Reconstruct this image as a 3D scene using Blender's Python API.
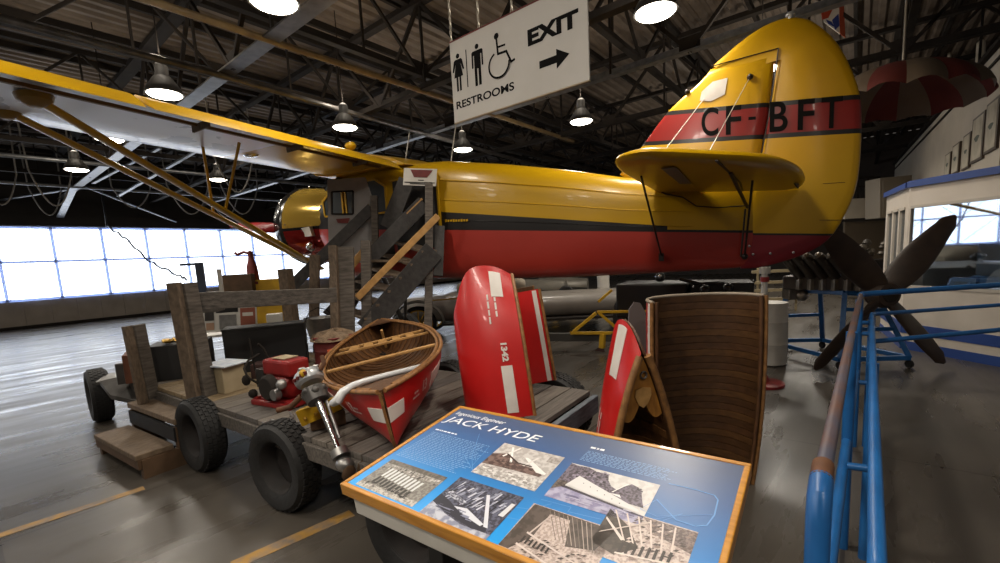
import bpy, bmesh, math, random
from mathutils import Vector, Matrix
random.seed(7)
for o in list(bpy.data.objects): bpy.data.objects.remove(o)
SC = bpy.context.scene
COL = SC.collection

# ------------------------------------------------------------------ camera
cam_data = bpy.data.cameras.new('camera')
cam_data.sensor_fit = 'HORIZONTAL'; cam_data.sensor_width = 36.0
cam_data.lens = 443.0 / 1000.0 * 36.0
cam_data.shift_y = 0.0315
cam_data.clip_start = 0.05; cam_data.clip_end = 300
cam = bpy.data.objects.new('camera', cam_data); COL.objects.link(cam)
# columns: image right, image up, backwards (X runs along the hangar, Y towards the window wall)
cam.matrix_world = Matrix(((0.62214, 0.13118, -0.77183, 0.0), (-0.78103, 0.03589, -0.62346, 0.0), (-0.05408, 0.99071, 0.12479, 1.75), (0, 0, 0, 1)))
SC.camera = cam

# ------------------------------------------------------------------ world, exposure
world = bpy.data.worlds.new('hangar_air'); SC.world = world; world.use_nodes = True
bg = world.node_tree.nodes['Background']
bg.inputs[0].default_value = (0.62, 0.56, 0.50, 1); bg.inputs[1].default_value = 0.15
SC.view_settings.view_transform = 'Standard'; SC.view_settings.look = 'None'
SC.view_settings.exposure = 0.15; SC.view_settings.gamma = 1.0; SC.view_settings.use_curve_mapping = False
LAMP_WATTS = 26.0
ROOF_FILL = 16.0
WINDOW_GLOW = 3.2

# ------------------------------------------------------------------ materials
def lin(h):
    h = h.lstrip('#'); r = []
    for i in (0, 2, 4):
        c = int(h[i:i+2], 16) / 255.0
        r.append(c / 12.92 if c <= 0.04045 else ((c + 0.055) / 1.055) ** 2.4)
    return (r[0], r[1], r[2], 1.0)

def mat(name, col, rough=0.5, metal=0.0, col2=None, scale=6.0, stretch=(1, 1, 1), bump=0.0, bscale=None, spec=0.5, detail=5.0, lo=0.35, hi=0.7, coat=0.0):
    m = bpy.data.materials.new(name); m.use_nodes = True
    nt = m.node_tree; b = nt.nodes['Principled BSDF']
    b.inputs['Base Color'].default_value = lin(col); b.inputs['Roughness'].default_value = rough
    b.inputs['Metallic'].default_value = metal; b.inputs['Specular IOR Level'].default_value = spec
    b.inputs['Coat Weight'].default_value = coat
    if col2 or bump:
        tc = nt.nodes.new('ShaderNodeTexCoord'); mp = nt.nodes.new('ShaderNodeMapping')
        mp.inputs['Scale'].default_value = stretch
        nt.links.new(tc.outputs['Object'], mp.inputs['Vector'])
    if col2:
        n = nt.nodes.new('ShaderNodeTexNoise'); n.inputs['Scale'].default_value = scale; n.inputs['Detail'].default_value = detail
        r = nt.nodes.new('ShaderNodeValToRGB')
        r.color_ramp.elements[0].position = lo; r.color_ramp.elements[1].position = hi
        r.color_ramp.elements[0].color = lin(col); r.color_ramp.elements[1].color = lin(col2)
        nt.links.new(mp.outputs['Vector'], n.inputs['Vector']); nt.links.new(n.outputs['Fac'], r.inputs['Fac'])
        nt.links.new(r.outputs['Color'], b.inputs['Base Color'])
    if bump:
        n2 = nt.nodes.new('ShaderNodeTexNoise'); n2.inputs['Scale'].default_value = bscale or scale * 2; n2.inputs['Detail'].default_value = 6
        bp = nt.nodes.new('ShaderNodeBump'); bp.inputs['Strength'].default_value = bump; bp.inputs['Distance'].default_value = 0.02
        nt.links.new(mp.outputs['Vector'], n2.inputs['Vector']); nt.links.new(n2.outputs['Fac'], bp.inputs['Height'])
        nt.links.new(bp.outputs['Normal'], b.inputs['Normal'])
    return m

def emit(name, col, strength):
    m = bpy.data.materials.new(name); m.use_nodes = True
    b = m.node_tree.nodes['Principled BSDF']
    b.inputs['Base Color'].default_value = lin(col); b.inputs['Emission Color'].default_value = lin(col)
    b.inputs['Emission Strength'].default_value = strength
    return m

M = {}
M['steel_dark'] = mat('dark_steel', '#2b2622', 0.85, 0.0, '#1e1a18', 3, spec=0.2)
M['steel_grey'] = mat('grey_steel', '#5d5a58', 0.32, 0.4, '#3c3936', 5)
M['galv'] = mat('galvanised', '#8f9194', 0.4, 0.6, '#6f7174', 8)
M['yellow_pipe'] = mat('ochre_pipe', '#7d6a48', 0.5, 0, '#64533a', 6)
M['deck_metal'] = mat('roof_deck', '#6b6056', 0.75, 0.0, '#54493f', 2)
M['white'] = mat('white_paint', '#c9c5bd', 0.55, 0, '#b9b4ab', 5)
M['black'] = mat('black_paint', '#141313', 0.45)
M['rubber'] = mat('tyre_rubber', '#141313', 0.7, 0, '#1d1b1a', 9, bump=0.2, bscale=40)
M['rim'] = mat('rusty_rim', '#171413', 0.75, 0.1, '#211a17', 8)
M['weathered'] = mat('weathered_timber', '#645c54', 0.8, 0, '#413a34', 3.0, (2, 2, 14), bump=0.3, bscale=10)
M['weathered_h'] = mat('weathered_planks', '#625b54', 0.8, 0, '#3f3a36', 3.0, (2, 14, 14), bump=0.3, bscale=8)
M['deck_wood'] = mat('deck_planks', '#69635d', 0.72, 0, '#4a4540', 3.5, (2, 16, 4), bump=0.25, bscale=8)
M['deck_tan'] = mat('tan_planks', '#8d7a5c', 0.75, 0, '#6a5a44', 3.5, (2, 16, 4), bump=0.25, bscale=8)
M['tan_wood'] = mat('tan_timber', '#6e5d4c', 0.75, 0, '#4f4235', 4, (12, 2, 4), bump=0.2, bscale=8)
M['new_wood'] = mat('new_pine', '#b88d53', 0.6, 0, '#a0763f', 4, (3, 3, 3), bump=0.1)
M['dark_board'] = mat('dark_board', '#3d3a38', 0.7, 0, '#2d2a29', 4, (4, 4, 4), bump=0.2)
M['oak'] = mat('varnished_oak', '#c58a34', 0.35, 0, '#a86f24', 5, (14, 1.5, 14), coat=0.2)
M['canoe_red'] = mat('canoe_red', '#bd1d1c', 0.33, 0, '#aa1715', 3, coat=0.12)
M['canoe_white'] = mat('canoe_white', '#d8d2cb', 0.5, 0, '#c6bfb8', 6)
M['canoe_wood'] = mat('cedar_plank', '#5d3d22', 0.5, 0, '#3c2514', 3.0, (10, 10, 3), bump=0.15, bscale=8)
M['rib_wood'] = mat('cedar_rib', '#6b4726', 0.45, 0, '#4a2f18', 4, (6, 6, 6))
M['gunwale'] = mat('gunwale_ash', '#92673a', 0.5, 0, '#6d4a28', 6, (4, 4, 4))
M['ash'] = mat('thwart_ash', '#b58a52', 0.45, 0, '#96703f', 5, (4, 4, 4))
M['cherry'] = mat('deck_cherry', '#a4702f', 0.4, 0, '#7e5221', 5, (8, 8, 2))
M['blue_rail'] = mat('blue_rail_paint', '#1f5f9c', 0.38, 0, '#1a4f86', 6)
M['worn'] = mat('worn_paint', '#4f4f5c', 0.45, 0.1, '#6a4a3a', 7)
M['rust'] = mat('rust', '#6a4328', 0.75, 0.1, '#4a2e1c', 12)
M['prop_wood'] = mat('propeller_wood', '#34261c', 0.55, 0, '#291d15', 3, (3, 3, 3))
M['silver'] = mat('silver_paint', '#b9bbbd', 0.35, 0.5, '#9a9c9e', 8)
M['chrome'] = mat('polished_metal', '#c9c9c9', 0.18, 1.0)
M['alu'] = mat('cast_aluminium', '#a5a3a0', 0.4, 0.8, '#838180', 9)
M['red_paint'] = mat('pump_red', '#8e1f1e', 0.42, 0, '#701614', 7)
M['dull_red'] = mat('faded_red', '#6d211d', 0.6, 0, '#571915', 7)
M['orange'] = mat('orange_paint', '#c4531b', 0.5)
M['yellow'] = mat('yellow_paint', '#c49a1c', 0.5, 0, '#a98214', 6)
M['cream'] = mat('cream_card', '#a7977a', 0.7, 0, '#97886c', 7)
M['paper'] = mat('printed_paper', '#b7c3d2', 0.6, 0, '#d7dbe0', 18)
M['trunk'] = mat('black_trunk', '#1b1a1b', 0.65, 0, '#121112', 4)
M['brown_box'] = mat('brown_box', '#5e4631', 0.7, 0, '#46331f', 6)
M['burlap'] = mat('burlap', '#806b55', 0.95, 0, '#5f4e3d', 22, bump=0.6, bscale=60)
M['gold'] = mat('brass_bits', '#b08a3e', 0.35, 0.8)
M['chain'] = mat('chain_metal', '#8b8478', 0.5, 0.6)
M['sign_white'] = mat('sign_white', '#bfbab4', 0.5, 0, '#b7b2ab', 3)
M['sign_black'] = mat('sign_black', '#0c0b0b', 0.85, spec=.15)
M['cable'] = mat('cable', '#8b857d', 0.6)
M['clear_bag'] = mat('clear_plastic', '#b5b0a8', 0.25)

# ------------------------------------------------------------------ mesh builder
def T3(a): return Vector(a)
def frame(d, up=(0, 0, 1)):
    d = Vector(d).normalized(); u = Vector(up)
    if abs(d.dot(u)) > 0.98: u = Vector((1, 0, 0)) if abs(d.x) < 0.9 else Vector((0, 1, 0))
    s = d.cross(u).normalized(); return d, s, s.cross(d).normalized()

WM = {}
class MB:
    def __init__(self): self.v = []; self.f = []; self.m = []
    def add(self, vs, fs, mi=0):
        n = len(self.v); self.v += [Vector(p) for p in vs]
        for q in fs: self.f.append(tuple(i + n for i in q)); self.m.append(mi)
        return self
    def box(self, c, s, rz=0.0, mi=0, R=None):
        c = Vector(c); hx, hy, hz = s[0] / 2, s[1] / 2, s[2] / 2
        R = R or Matrix.Rotation(rz, 3, 'Z')
        vs = [c + R @ Vector((x * hx, y * hy, z * hz)) for x in (-1, 1) for y in (-1, 1) for z in (-1, 1)]
        return self.add(vs, [(0, 1, 3, 2), (4, 6, 7, 5), (0, 4, 5, 1), (2, 3, 7, 6), (0, 2, 6, 4), (1, 5, 7, 3)], mi)
    def beam(self, p, q, w, h, up=(0, 0, 1), mi=0):
        p, q = Vector(p), Vector(q); d, s, u = frame(q - p, up)
        vs = [e + s * (a * w / 2) + u * (b * h / 2) for e in (p, q) for a in (-1, 1) for b in (-1, 1)]
        return self.add(vs, [(0, 1, 3, 2), (4, 6, 7, 5), (0, 4, 5, 1), (2, 3, 7, 6), (0, 2, 6, 4), (1, 5, 7, 3)], mi)
    def rings(self, rr, closed=True, caps=True, mi=0, loop=False):
        n = len(rr[0]); vs = [p for r in rr for p in r]; fs = []
        k = len(rr)
        for i in range(k if loop else k - 1):
            a, b = i * n, ((i + 1) % k) * n
            for j in range(n if closed else n - 1):
                j2 = (j + 1) % n; fs.append((a + j, a + j2, b + j2, b + j))
        if caps and closed and not loop:
            fs.append(tuple(range(n - 1, -1, -1))); fs.append(tuple((k - 1) * n + j for j in range(n)))
        return self.add(vs, fs, mi)
    def tube(self, pts, r, n=10, mi=0, loop=False, caps=True):
        pts = [Vector(p) for p in pts]; k = len(pts); rr = []; pu = None
        rad = r if isinstance(r, (list, tuple)) else [r] * k
        for i, p in enumerate(pts):
            a = pts[(i - 1) % k] if (loop or i) else p; b = pts[(i + 1) % k] if (loop or i < k - 1) else p
            d = (b - a).normalized()
            if pu is None: _, s, u = frame(d)
            else:
                s = d.cross(pu)
                s = s.normalized() if s.length > 1e-6 else frame(d)[1]
                u = s.cross(d).normalized()
            pu = u
            rr.append([p + (s * math.cos(2 * math.pi * j / n) + u * math.sin(2 * math.pi * j / n)) * rad[i] for j in range(n)])
        return self.rings(rr, True, caps, mi, loop)
    def cyl(self, p, q, r0, r1=None, n=20, mi=0, caps=True):
        return self.tube([p, q], [r0, r0 if r1 is None else r1], n, mi, caps=caps)
    def lathe(self, c, axis, prof, n=28, mi=0, loop=False, caps=True):
        c = Vector(c); d, s, u = frame(axis)
        rr = [[c + d * h + (s * math.cos(2 * math.pi * j / n) + u * math.sin(2 * math.pi * j / n)) * max(r, 1e-4) for j in range(n)] for r, h in prof]
        return self.rings(rr, True, caps, mi, loop)
    def ball(self, c, r, n=14, mi=0, sc=(1, 1, 1)):
        c = Vector(c); k = n // 2; rr = []
        for i in range(k + 1):
            t = math.pi * i / k; q = max(math.sin(t), 1e-3)
            rr.append([c + Vector((q * math.cos(2 * math.pi * j / n) * r * sc[0], q * math.sin(2 * math.pi * j / n) * r * sc[1], -math.cos(t) * r * sc[2])) for j in range(n)])
        return self.rings(rr, mi=mi)
    def prism(self, pts, vec, mi=0):
        pts = [Vector(p) for p in pts]; v = Vector(vec)
        return self.rings([pts, [p + v for p in pts]], mi=mi)
    def grid(self, fn, nu, nv, mi=0):
        vs = [fn(i / nu, j / nv) for i in range(nu + 1) for j in range(nv + 1)]
        return self.add(vs, [(i * (nv + 1) + j, (i + 1) * (nv + 1) + j, (i + 1) * (nv + 1) + j + 1, i * (nv + 1) + j + 1) for i in range(nu) for j in range(nv)], mi)
    def shell(self, fn, nu, nv, th, mi=0, mi2=None):
        """surface fn(u,v)->(point, normal) with thickness: outside mi, inside mi2"""
        P = [[fn(i / nu, j / nv) for j in range(nv + 1)] for i in range(nu + 1)]
        self.add([P[i][j][0] for i in range(nu + 1) for j in range(nv + 1)], [(i * (nv + 1) + j, (i + 1) * (nv + 1) + j, (i + 1) * (nv + 1) + j + 1, i * (nv + 1) + j + 1) for i in range(nu) for j in range(nv)], mi)
        self.add([P[i][j][0] - P[i][j][1] * th for i in range(nu + 1) for j in range(nv + 1)], [(i * (nv + 1) + j, i * (nv + 1) + j + 1, (i + 1) * (nv + 1) + j + 1, (i + 1) * (nv + 1) + j) for i in range(nu) for j in range(nv)], mi if mi2 is None else mi2)
        edge = [(i, 0) for i in range(nu)] + [(nu, j) for j in range(nv)] + [(i, nv) for i in range(nu, 0, -1)] + [(0, j) for j in range(nv, 0, -1)]
        a = [P[i][j][0] for i, j in edge]; b = [P[i][j][0] - P[i][j][1] * th for i, j in edge]
        return self.rings([b, a], True, False, mi if mi2 is None else mi2)
    def obj(self, name, m, parent=None, label=None, smooth=None, bevel=0.0, local=False, fix=True):
        me = bpy.data.meshes.new(name)
        vs = self.v
        if parent is not None and not local:
            inv = WM.get(parent.name, Matrix.Identity(4)).inverted(); vs = [inv @ p for p in vs]
        me.from_pydata([tuple(p) for p in vs], [], self.f)
        for x in (m if isinstance(m, (list, tuple)) else [m]): me.materials.append(x)
        me.polygons.foreach_set('material_index', self.m)
        if fix:
            b = bmesh.new(); b.from_mesh(me); bmesh.ops.recalc_face_normals(b, faces=b.faces); b.to_mesh(me); b.free()
        if smooth:
            me.polygons.foreach_set('use_smooth', [True] * len(me.polygons)); me.set_sharp_from_angle(angle=math.radians(smooth))
        o = bpy.data.objects.new(name, me); COL.objects.link(o)
        if parent is not None: o.parent = parent; WM[o.name] = WM.get(parent.name, Matrix.Identity(4))
        if bevel:
            bv = o.modifiers.new('edge', 'BEVEL'); bv.width = bevel; bv.segments = 2; bv.limit_method = 'ANGLE'; bv.angle_limit = math.radians(40)
        if label: o['label'] = label
        return o

def tag(o, label, cat=None, group=None):
    o['label'] = label
    if cat: o['category'] = cat
    if group: o['group'] = group
    return o
def thing(name, label, cat, loc=(0, 0, 0), rotz=0.0, group=None):
    o = bpy.data.objects.new(name, None); COL.objects.link(o)
    o.empty_display_size = 0.1; o.location = loc; o.rotation_euler = (0, 0, rotz)
    WM[o.name] = Matrix.Translation(loc) @ Matrix.Rotation(rotz, 4, 'Z')
    return tag(o, label, cat, group)
def struct(o, label=None):
    o['kind'] = 'structure'
    if label: o['label'] = label
    return o
def dup(root, loc, rotz=None, label=None):
    r = root.copy(); COL.objects.link(r); r.location = loc
    if rotz is not None: r.rotation_euler = (0, 0, rotz)
    if label: r['label'] = label
    for ch in list(root.children):
        c = ch.copy(); COL.objects.link(c); c.parent = r
        for g in list(ch.children):
            d = g.copy(); COL.objects.link(d); d.parent = c
    return r

def text_mesh(s, size=1.0, bold=0.0, extrude=0.0, shear=0.0, spacing=1.0):
    """outline of a word as (verts, faces) in its own plane, baseline at y = 0, starting at x = 0"""
    c = bpy.data.curves.new('lettering', 'FONT'); c.body = s; c.size = size; c.offset = bold; c.extrude = extrude
    c.shear = shear; c.space_character = spacing; c.fill_mode = 'FRONT' if not extrude else 'BOTH'
    o = bpy.data.objects.new('lettering', c); COL.objects.link(o)
    dg = bpy.context.evaluated_depsgraph_get(); dg.update()
    me = bpy.data.meshes.new_from_object(o.evaluated_get(dg))
    vs = [v.co.copy() for v in me.vertices]; fs = [tuple(p.vertices) for p in me.polygons]
    bpy.data.objects.remove(o); bpy.data.curves.remove(c); bpy.data.meshes.remove(me)
    return vs, fs
def text_fit(s, w=None, h=None, **k):
    vs, fs = text_mesh(s, 1.0, **k)
    x0 = min(v.x for v in vs); x1 = max(v.x for v in vs); y0 = min(v.y for v in vs); y1 = max(v.y for v in vs)
    sx = (w / (x1 - x0)) if w else None; sy = (h / (y1 - y0)) if h else None
    sx = sx or sy; sy = sy or sx
    return [Vector(((v.x - x0) * sx, (v.y - y0) * sy, 0)) for v in vs], fs

# ================================================================== the hangar
X0, X1, Y0, Y1, ZR = -12.0, 30.0, -9.0, 24.92, 6.7

# concrete floor, polished and stained
fm = mat('concrete_floor', '#443f39', 0.42, 0, '#524c45', 0.9, detail=8)
nt = fm.node_tree; b = nt.nodes['Principled BSDF']; tc = nt.nodes.new('ShaderNodeTexCoord')
ramp = [n for n in nt.nodes if n.type == 'VALTORGB'][0]
w1 = nt.nodes.new('ShaderNodeTexNoise'); w1.inputs['Scale'].default_value = 2.2; w1.inputs['Detail'].default_value = 9
mp = nt.nodes.new('ShaderNodeMapping'); mp.inputs['Scale'].default_value = (0.25, 1.6, 1); mp.inputs['Rotation'].default_value = (0, 0, 0.7)
nt.links.new(tc.outputs['Object'], mp.inputs['Vector']); nt.links.new(mp.outputs['Vector'], w1.inputs['Vector'])
rr = nt.nodes.new('ShaderNodeMapRange'); rr.inputs['From Min'].default_value = 0.3; rr.inputs['From Max'].default_value = 0.7
rr.inputs['To Min'].default_value = 0.20; rr.inputs['To Max'].default_value = 0.42
nt.links.new(w1.outputs['Fac'], rr.inputs['Value']); nt.links.new(rr.outputs['Result'], b.inputs['Roughness'])
# dark oil stains and slab joints
st = nt.nodes.new('ShaderNodeTexNoise'); st.inputs['Scale'].default_value = 1.1; st.inputs['Detail'].default_value = 10; st.inputs['Roughness'].default_value = 0.7
sr = nt.nodes.new('ShaderNodeValToRGB'); sr.color_ramp.elements[0].position = 0.62; sr.color_ramp.elements[1].position = 0.78
sr.color_ramp.elements[0].color = (1, 1, 1, 1); sr.color_ramp.elements[1].color = (0.55, 0.5, 0.47, 1)
nt.links.new(tc.outputs['Object'], st.inputs['Vector']); nt.links.new(st.outputs['Fac'], sr.inputs['Fac'])
mx = nt.nodes.new('ShaderNodeMix'); mx.data_type = 'RGBA'; mx.blend_type = 'MULTIPLY'; mx.inputs['Factor'].default_value = 1
nt.links.new(ramp.outputs['Color'], mx.inputs['A']); nt.links.new(sr.outputs['Color'], mx.inputs['B'])
br = nt.nodes.new('ShaderNodeTexBrick'); br.offset = 0; br.inputs['Scale'].default_value = 1.0; br.inputs['Brick Width'].default_value = 4.5; br.inputs['Row Height'].default_value = 4.5
br.inputs['Mortar Size'].default_value = 0.012; br.inputs['Mortar Smooth'].default_value = 0.3
br.inputs['Color1'].default_value = (1, 1, 1, 1); br.inputs['Color2'].default_value = (0.93, 0.93, 0.93, 1); br.inputs['Mortar'].default_value = (0.5, 0.48, 0.45, 1)
nt.links.new(tc.outputs['Object'], br.inputs['Vector'])
mx2 = nt.nodes.new('ShaderNodeMix'); mx2.data_type = 'RGBA'; mx2.blend_type = 'MULTIPLY'; mx2.inputs['Factor'].default_value = 1
nt.links.new(mx.outputs['Result'], mx2.inputs['A']); nt.links.new(br.outputs['Color'], mx2.inputs['B'])
nt.links.new(mx2.outputs['Result'], b.inputs['Base Color'])
fl = MB().box(((X0 + X1) / 2, (Y0 + Y1) / 2 + 0.4, -0.1), (X1 - X0 + 1, Y1 - Y0 + 1.6, 0.2)).obj('floor', fm)
struct(fl)

# worn yellow floor lines
lm = mat('worn_floor_yellow', '#9a7433', 0.6, 0, '#6e6258', 9, detail=10, lo=0.42, hi=0.66)
def floor_line(p, q, w):
    p, q = Vector(p), Vector(q); d = (q - p).normalized(); s = Vector((-d.y, d.x, 0)) * w / 2; t = Vector((0, 0, 0.002))
    o = MB().prism([p - s, q - s, q + s, p + s], t).obj('floor_marking', lm); struct(o, 'worn yellow line painted on the concrete floor')
floor_line((-0.025, 4.641, 0.000), (0.815, 4.579, 0.000), 0.085)
floor_line((0.853, 2.861, 0.000), (1.594, 2.743, 0.000), 0.10)

# ---- window wall (hangar doors): lower panels, mullions, braces, glowing glazing
panel_m = mat('door_panel', '#968b7f', 0.5, 0, '#897e73', 2)
frame_m = mat('door_frame_flare', '#c3d0ee', 0.5, 0, '#b4c2e2', 4)
fn_ = frame_m.node_tree; fo = fn_.nodes['Material Output']; fp = fn_.nodes['Principled BSDF']; ft_l = fn_.nodes.new('ShaderNodeBsdfTranslucent'); fmx = fn_.nodes.new('ShaderNodeMixShader')   # pale blue and translucency imitate window flare on opaque steel bars
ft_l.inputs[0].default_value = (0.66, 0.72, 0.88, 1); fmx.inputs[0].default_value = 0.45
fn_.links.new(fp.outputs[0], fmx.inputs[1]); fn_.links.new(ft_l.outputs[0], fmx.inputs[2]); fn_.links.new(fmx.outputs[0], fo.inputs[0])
SILL, TRANS, HEAD = 1.07, 2.55, 3.87
wl = MB().box((10.5, Y1 + 0.1, SILL / 2), (41, 0.16, SILL))
x = -9.45
while x < 30: wl.box((x, Y1 + 0.005, SILL / 2), (0.03, 0.03, SILL)); x += 0.75
struct(wl.obj('wall_window_side', panel_m, bevel=0.004))
struct(MB().box((10.5, Y1 + 0.02, 0.06), (41, 0.16, 0.12)).obj('baseboard_window_side', M['steel_dark']))
struct(MB().box((10.5, Y1 + 0.12, (HEAD + ZR) / 2), (41, 0.2, ZR - HEAD)).box((10.5, Y1 - 0.1, 4.12), (41, 0.3, 0.42)).obj('trim_window_header', mat('header_dark', '#2b2623', 0.7, 0, '#231f1c', 2)))
glass_m = bpy.data.materials.new('daylit_glazing'); glass_m.use_nodes = True
gn = glass_m.node_tree; gb = gn.nodes['Principled BSDF']
gtc = gn.nodes.new('ShaderNodeTexCoord'); gbr = gn.nodes.new('ShaderNodeTexBrick'); gmp = gn.nodes.new('ShaderNodeMapping')
gmp.inputs['Rotation'].default_value = (math.radians(90), 0, 0)
gbr.offset = 0; gbr.inputs['Scale'].default_value = 1; gbr.inputs['Brick Width'].default_value = 0.25; gbr.inputs['Row Height'].default_value = 0.22
gbr.inputs['Mortar Size'].default_value = 0.008; gbr.inputs['Mortar Smooth'].default_value = 0.6
gbr.inputs['Color1'].default_value = (0.92, 0.96, 1, 1); gbr.inputs['Color2'].default_value = (0.86, 0.93, 1, 1); gbr.inputs['Mortar'].default_value = (0.235, 0.27, 0.315, 1)
gn.links.new(gtc.outputs['Object'], gmp.inputs['Vector']); gn.links.new(gmp.outputs['Vector'], gbr.inputs['Vector'])
gn.links.new(gbr.outputs['Color'], gb.inputs['Emission Color']); gb.inputs['Emission Strength'].default_value = WINDOW_GLOW
gb.inputs['Base Color'].default_value = (0.8, 0.85, 0.9, 1); gb.inputs['Roughness'].default_value = 0.2
k = 1
for i in range(-8, 16):
    xa = 1.39 + 1.5 * i; xb = xa + 1.5
    if xb > 29: break
    w = MB().box(((xa + xb) / 2, Y1 + 0.06, (SILL + HEAD) / 2), (1.46, 0.02, HEAD - SILL)).obj('window_%d' % k, glass_m); struct(w)
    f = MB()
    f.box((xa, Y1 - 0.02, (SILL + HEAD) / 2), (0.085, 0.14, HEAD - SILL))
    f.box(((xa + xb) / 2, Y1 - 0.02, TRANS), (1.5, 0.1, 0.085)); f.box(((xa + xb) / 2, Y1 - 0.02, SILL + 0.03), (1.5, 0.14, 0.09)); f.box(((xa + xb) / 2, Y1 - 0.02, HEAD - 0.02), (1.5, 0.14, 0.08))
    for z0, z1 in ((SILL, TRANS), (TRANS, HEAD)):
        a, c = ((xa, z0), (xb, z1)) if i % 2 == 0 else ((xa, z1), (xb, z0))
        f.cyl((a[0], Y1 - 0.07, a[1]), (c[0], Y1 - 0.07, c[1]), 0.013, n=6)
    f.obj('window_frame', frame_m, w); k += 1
struct(MB().box((-0.05 + X1, (Y0 + Y1) / 2, ZR / 2), (0.3, Y1 - Y0, ZR)).obj('wall_far_end', mat('far_wall', '#3a312a', 0.8, 0, '#2c251f', 1.5)))

# ---- roof: corrugated deck, trusses, joists
def deckfn():
    mb = MB(); y = Y0; pts = []
    while y < Y1 + 0.5:
        for dy, dz in ((0, 0), (0.10, 0), (0.14, 0.06), (0.24, 0.06), (0.28, 0)): pts.append((y + dy, ZR + dz))
        y += 0.28
    mb.rings([[Vector((xx, p[0], p[1])) for p in pts] for xx in (X0, X1)], closed=False)
    return mb
struct(deckfn().obj('ceiling', M['deck_metal'], fix=False))

def truss(p, q, zb, zt, pitch, name, bw=0.16, web=0.06, flange=M['steel_dark'], webm=M['steel_dark'], ch=0.10):
    p, q = Vector(p), Vector(q); L = (q - p).length; d = (q - p) / L; n = max(2, round(L / pitch))
    mb = MB()
    e = Vector((0, 0, 1))
    mb.beam(p + e * zb, q + e * zb, bw, 0.025, mi=1); mb.beam(p + e * (zb + 0.06), q + e * (zb + 0.06), 0.03, 0.12, mi=1)
    mb.beam(p + e * zt, q + e * zt, bw, ch, mi=0)
    for i in range(n):
        a = p + d * (L * i / n); m = p + d * (L * (i + 0.5) / n); c = p + d * (L * (i + 1) / n)
        mb.beam(a + e * zb, m + e * zt, web, web); mb.beam(m + e * zt, c + e * zb, web, web); mb.beam(m + e * zt, m + e * zb, web * .7, web * .7)
        mb.box(a + e * (zb + 0.12), (0.30, 0.30, 0.18) if False else (0.04 if abs(d.x) < .5 else 0.34, 0.34 if abs(d.x) < .5 else 0.04, 0.24))
    o = mb.obj(name, [webm, flange]); return struct(o)
for xx, fl_m in ((0.3, M['steel_dark']), (3.35, M['steel_grey']), (6.2, M['steel_dark']), (8.3, M['galv']), (11.3, M['steel_dark']), (14.6, M['steel_dark']), (18.5, M['steel_dark']), (23, M['steel_dark']), (-2.8, M['steel_dark'])):
    truss((xx, Y0, 0), (xx, Y1, 0), 5.0, 6.55, 2.9, 'ceiling_truss', bw=0.24 if fl_m is M['steel_grey'] else 0.16, flange=fl_m)
for yy in (3.4, 6.8, 9.4, 13.2, 16.8, 21.4, -0.6):
    truss((X0, yy, 0), (X1, yy, 0), 5.35, 6.6, 2.6, 'ceiling_joist', bw=0.12, web=0.05)
y = Y0 + 0.7
while y < Y1:
    struct(MB().box(((X0 + X1) / 2, y, 6.63), (X1 - X0, 0.07, 0.13)).obj('ceiling_purlin', M['steel_dark'])); y += 1.7

# pipes below the roof
def pipe(pts, r, m, label): 
    o = MB().tube(pts, r, 8).obj('ceiling_pipe', m, smooth=50); struct(o, label)
pipe([(-9, 6.75, 5.0), (12, 6.6, 5.0)], 0.05, M['yellow_pipe'], 'ochre pipe running under the roof trusses')
pipe([(-9, 8.0, 4.95), (3.3, 8.25, 4.95), (16, 9.3, 4.95)], 0.055, M['steel_grey'], 'grey pipe under the roof above the wing')
pipe([(-9, 16.8, 4.95), (18, 16.6, 4.95)], 0.055, M['galv'], 'bare metal pipe across the hangar, nearer of two at the windows')
pipe([(-9, 21.3, 4.98), (18, 21.45, 4.98)], 0.05, M['galv'], 'bare metal pipe across the hangar, farther of two at the windows')
pipe([(3.557, 21.300, 4.992), (1.675, 24.600, 4.820)], 0.035, M['galv'], 'thin slanting brace rod left of the roof beam end')
pipe([(3.557, 21.300, 4.992), (7.035, 24.600, 4.171)], 0.035, M['galv'], 'thin slanting brace rod right of the roof beam end')
o = MB().beam((3.259, 21.400, 4.980), (3.188, 24.600, 4.261), 0.2, 0.05).obj('ceiling_brace', M['galv']); struct(o)
for pa, pb in (((4.719, 17.000, 5.679), (3.710, 21.000, 5.100)), ((5.135, 15.000, 5.335), (4.381, 21.200, 4.728))):
    struct(MB().beam(pa, pb, 0.10, 0.05).obj('ceiling_beam', M['galv']))

# cables slung in loops below the roof
def sag(p, q, s, n=12): 
    p, q = Vector(p), Vector(q)
    return [p.lerp(q, i / n) - Vector((0, 0, s * 4 * (i / n) * (1 - i / n))) for i in range(n + 1)]
CABLE_LABELS = ['first looped grey roof cable from the left, hung before the window wall', 'third looped grey roof cable from the left, hung before the window wall', 'second looped grey roof cable from the left, hung before the window wall', 'fourth looped grey roof cable from the left, hung before the window wall', 'fifth looped grey roof cable from the left, hung before the window wall', 'eighth looped grey roof cable from the left, hung before the window wall', 'seventh looped grey roof cable from the left, hung before the window wall', 'sixth looped grey roof cable from the left, hung before the window wall']
k = 0
for xa, xb, s, yy in ((0.95, 1.75, 0.9, 19.5), (1.9, 2.8, 1.0, 18.4), (2.2, 3.0, 0.9, 22), (4.1, 5.2, 0.7, 20.5), (5.4, 6.7, 1.0, 19.3), (6.9, 8.2, 1.0, 18.6), (5.2, 6.2, .9, 14.2), (7.5, 8.6, .8, 21.6)):
    o = MB().tube([Vector((xa - .05, yy, 6.74))] + sag((xa, yy, 4.95), (xb, yy, 4.95), s) + [Vector((xb + .05, yy, 6.74))], 0.022, 6).obj('hanging_cable', M['cable'], smooth=60)
    tag(o, CABLE_LABELS[k], 'cable', 'slung cables under the roof'); k += 1
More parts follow.
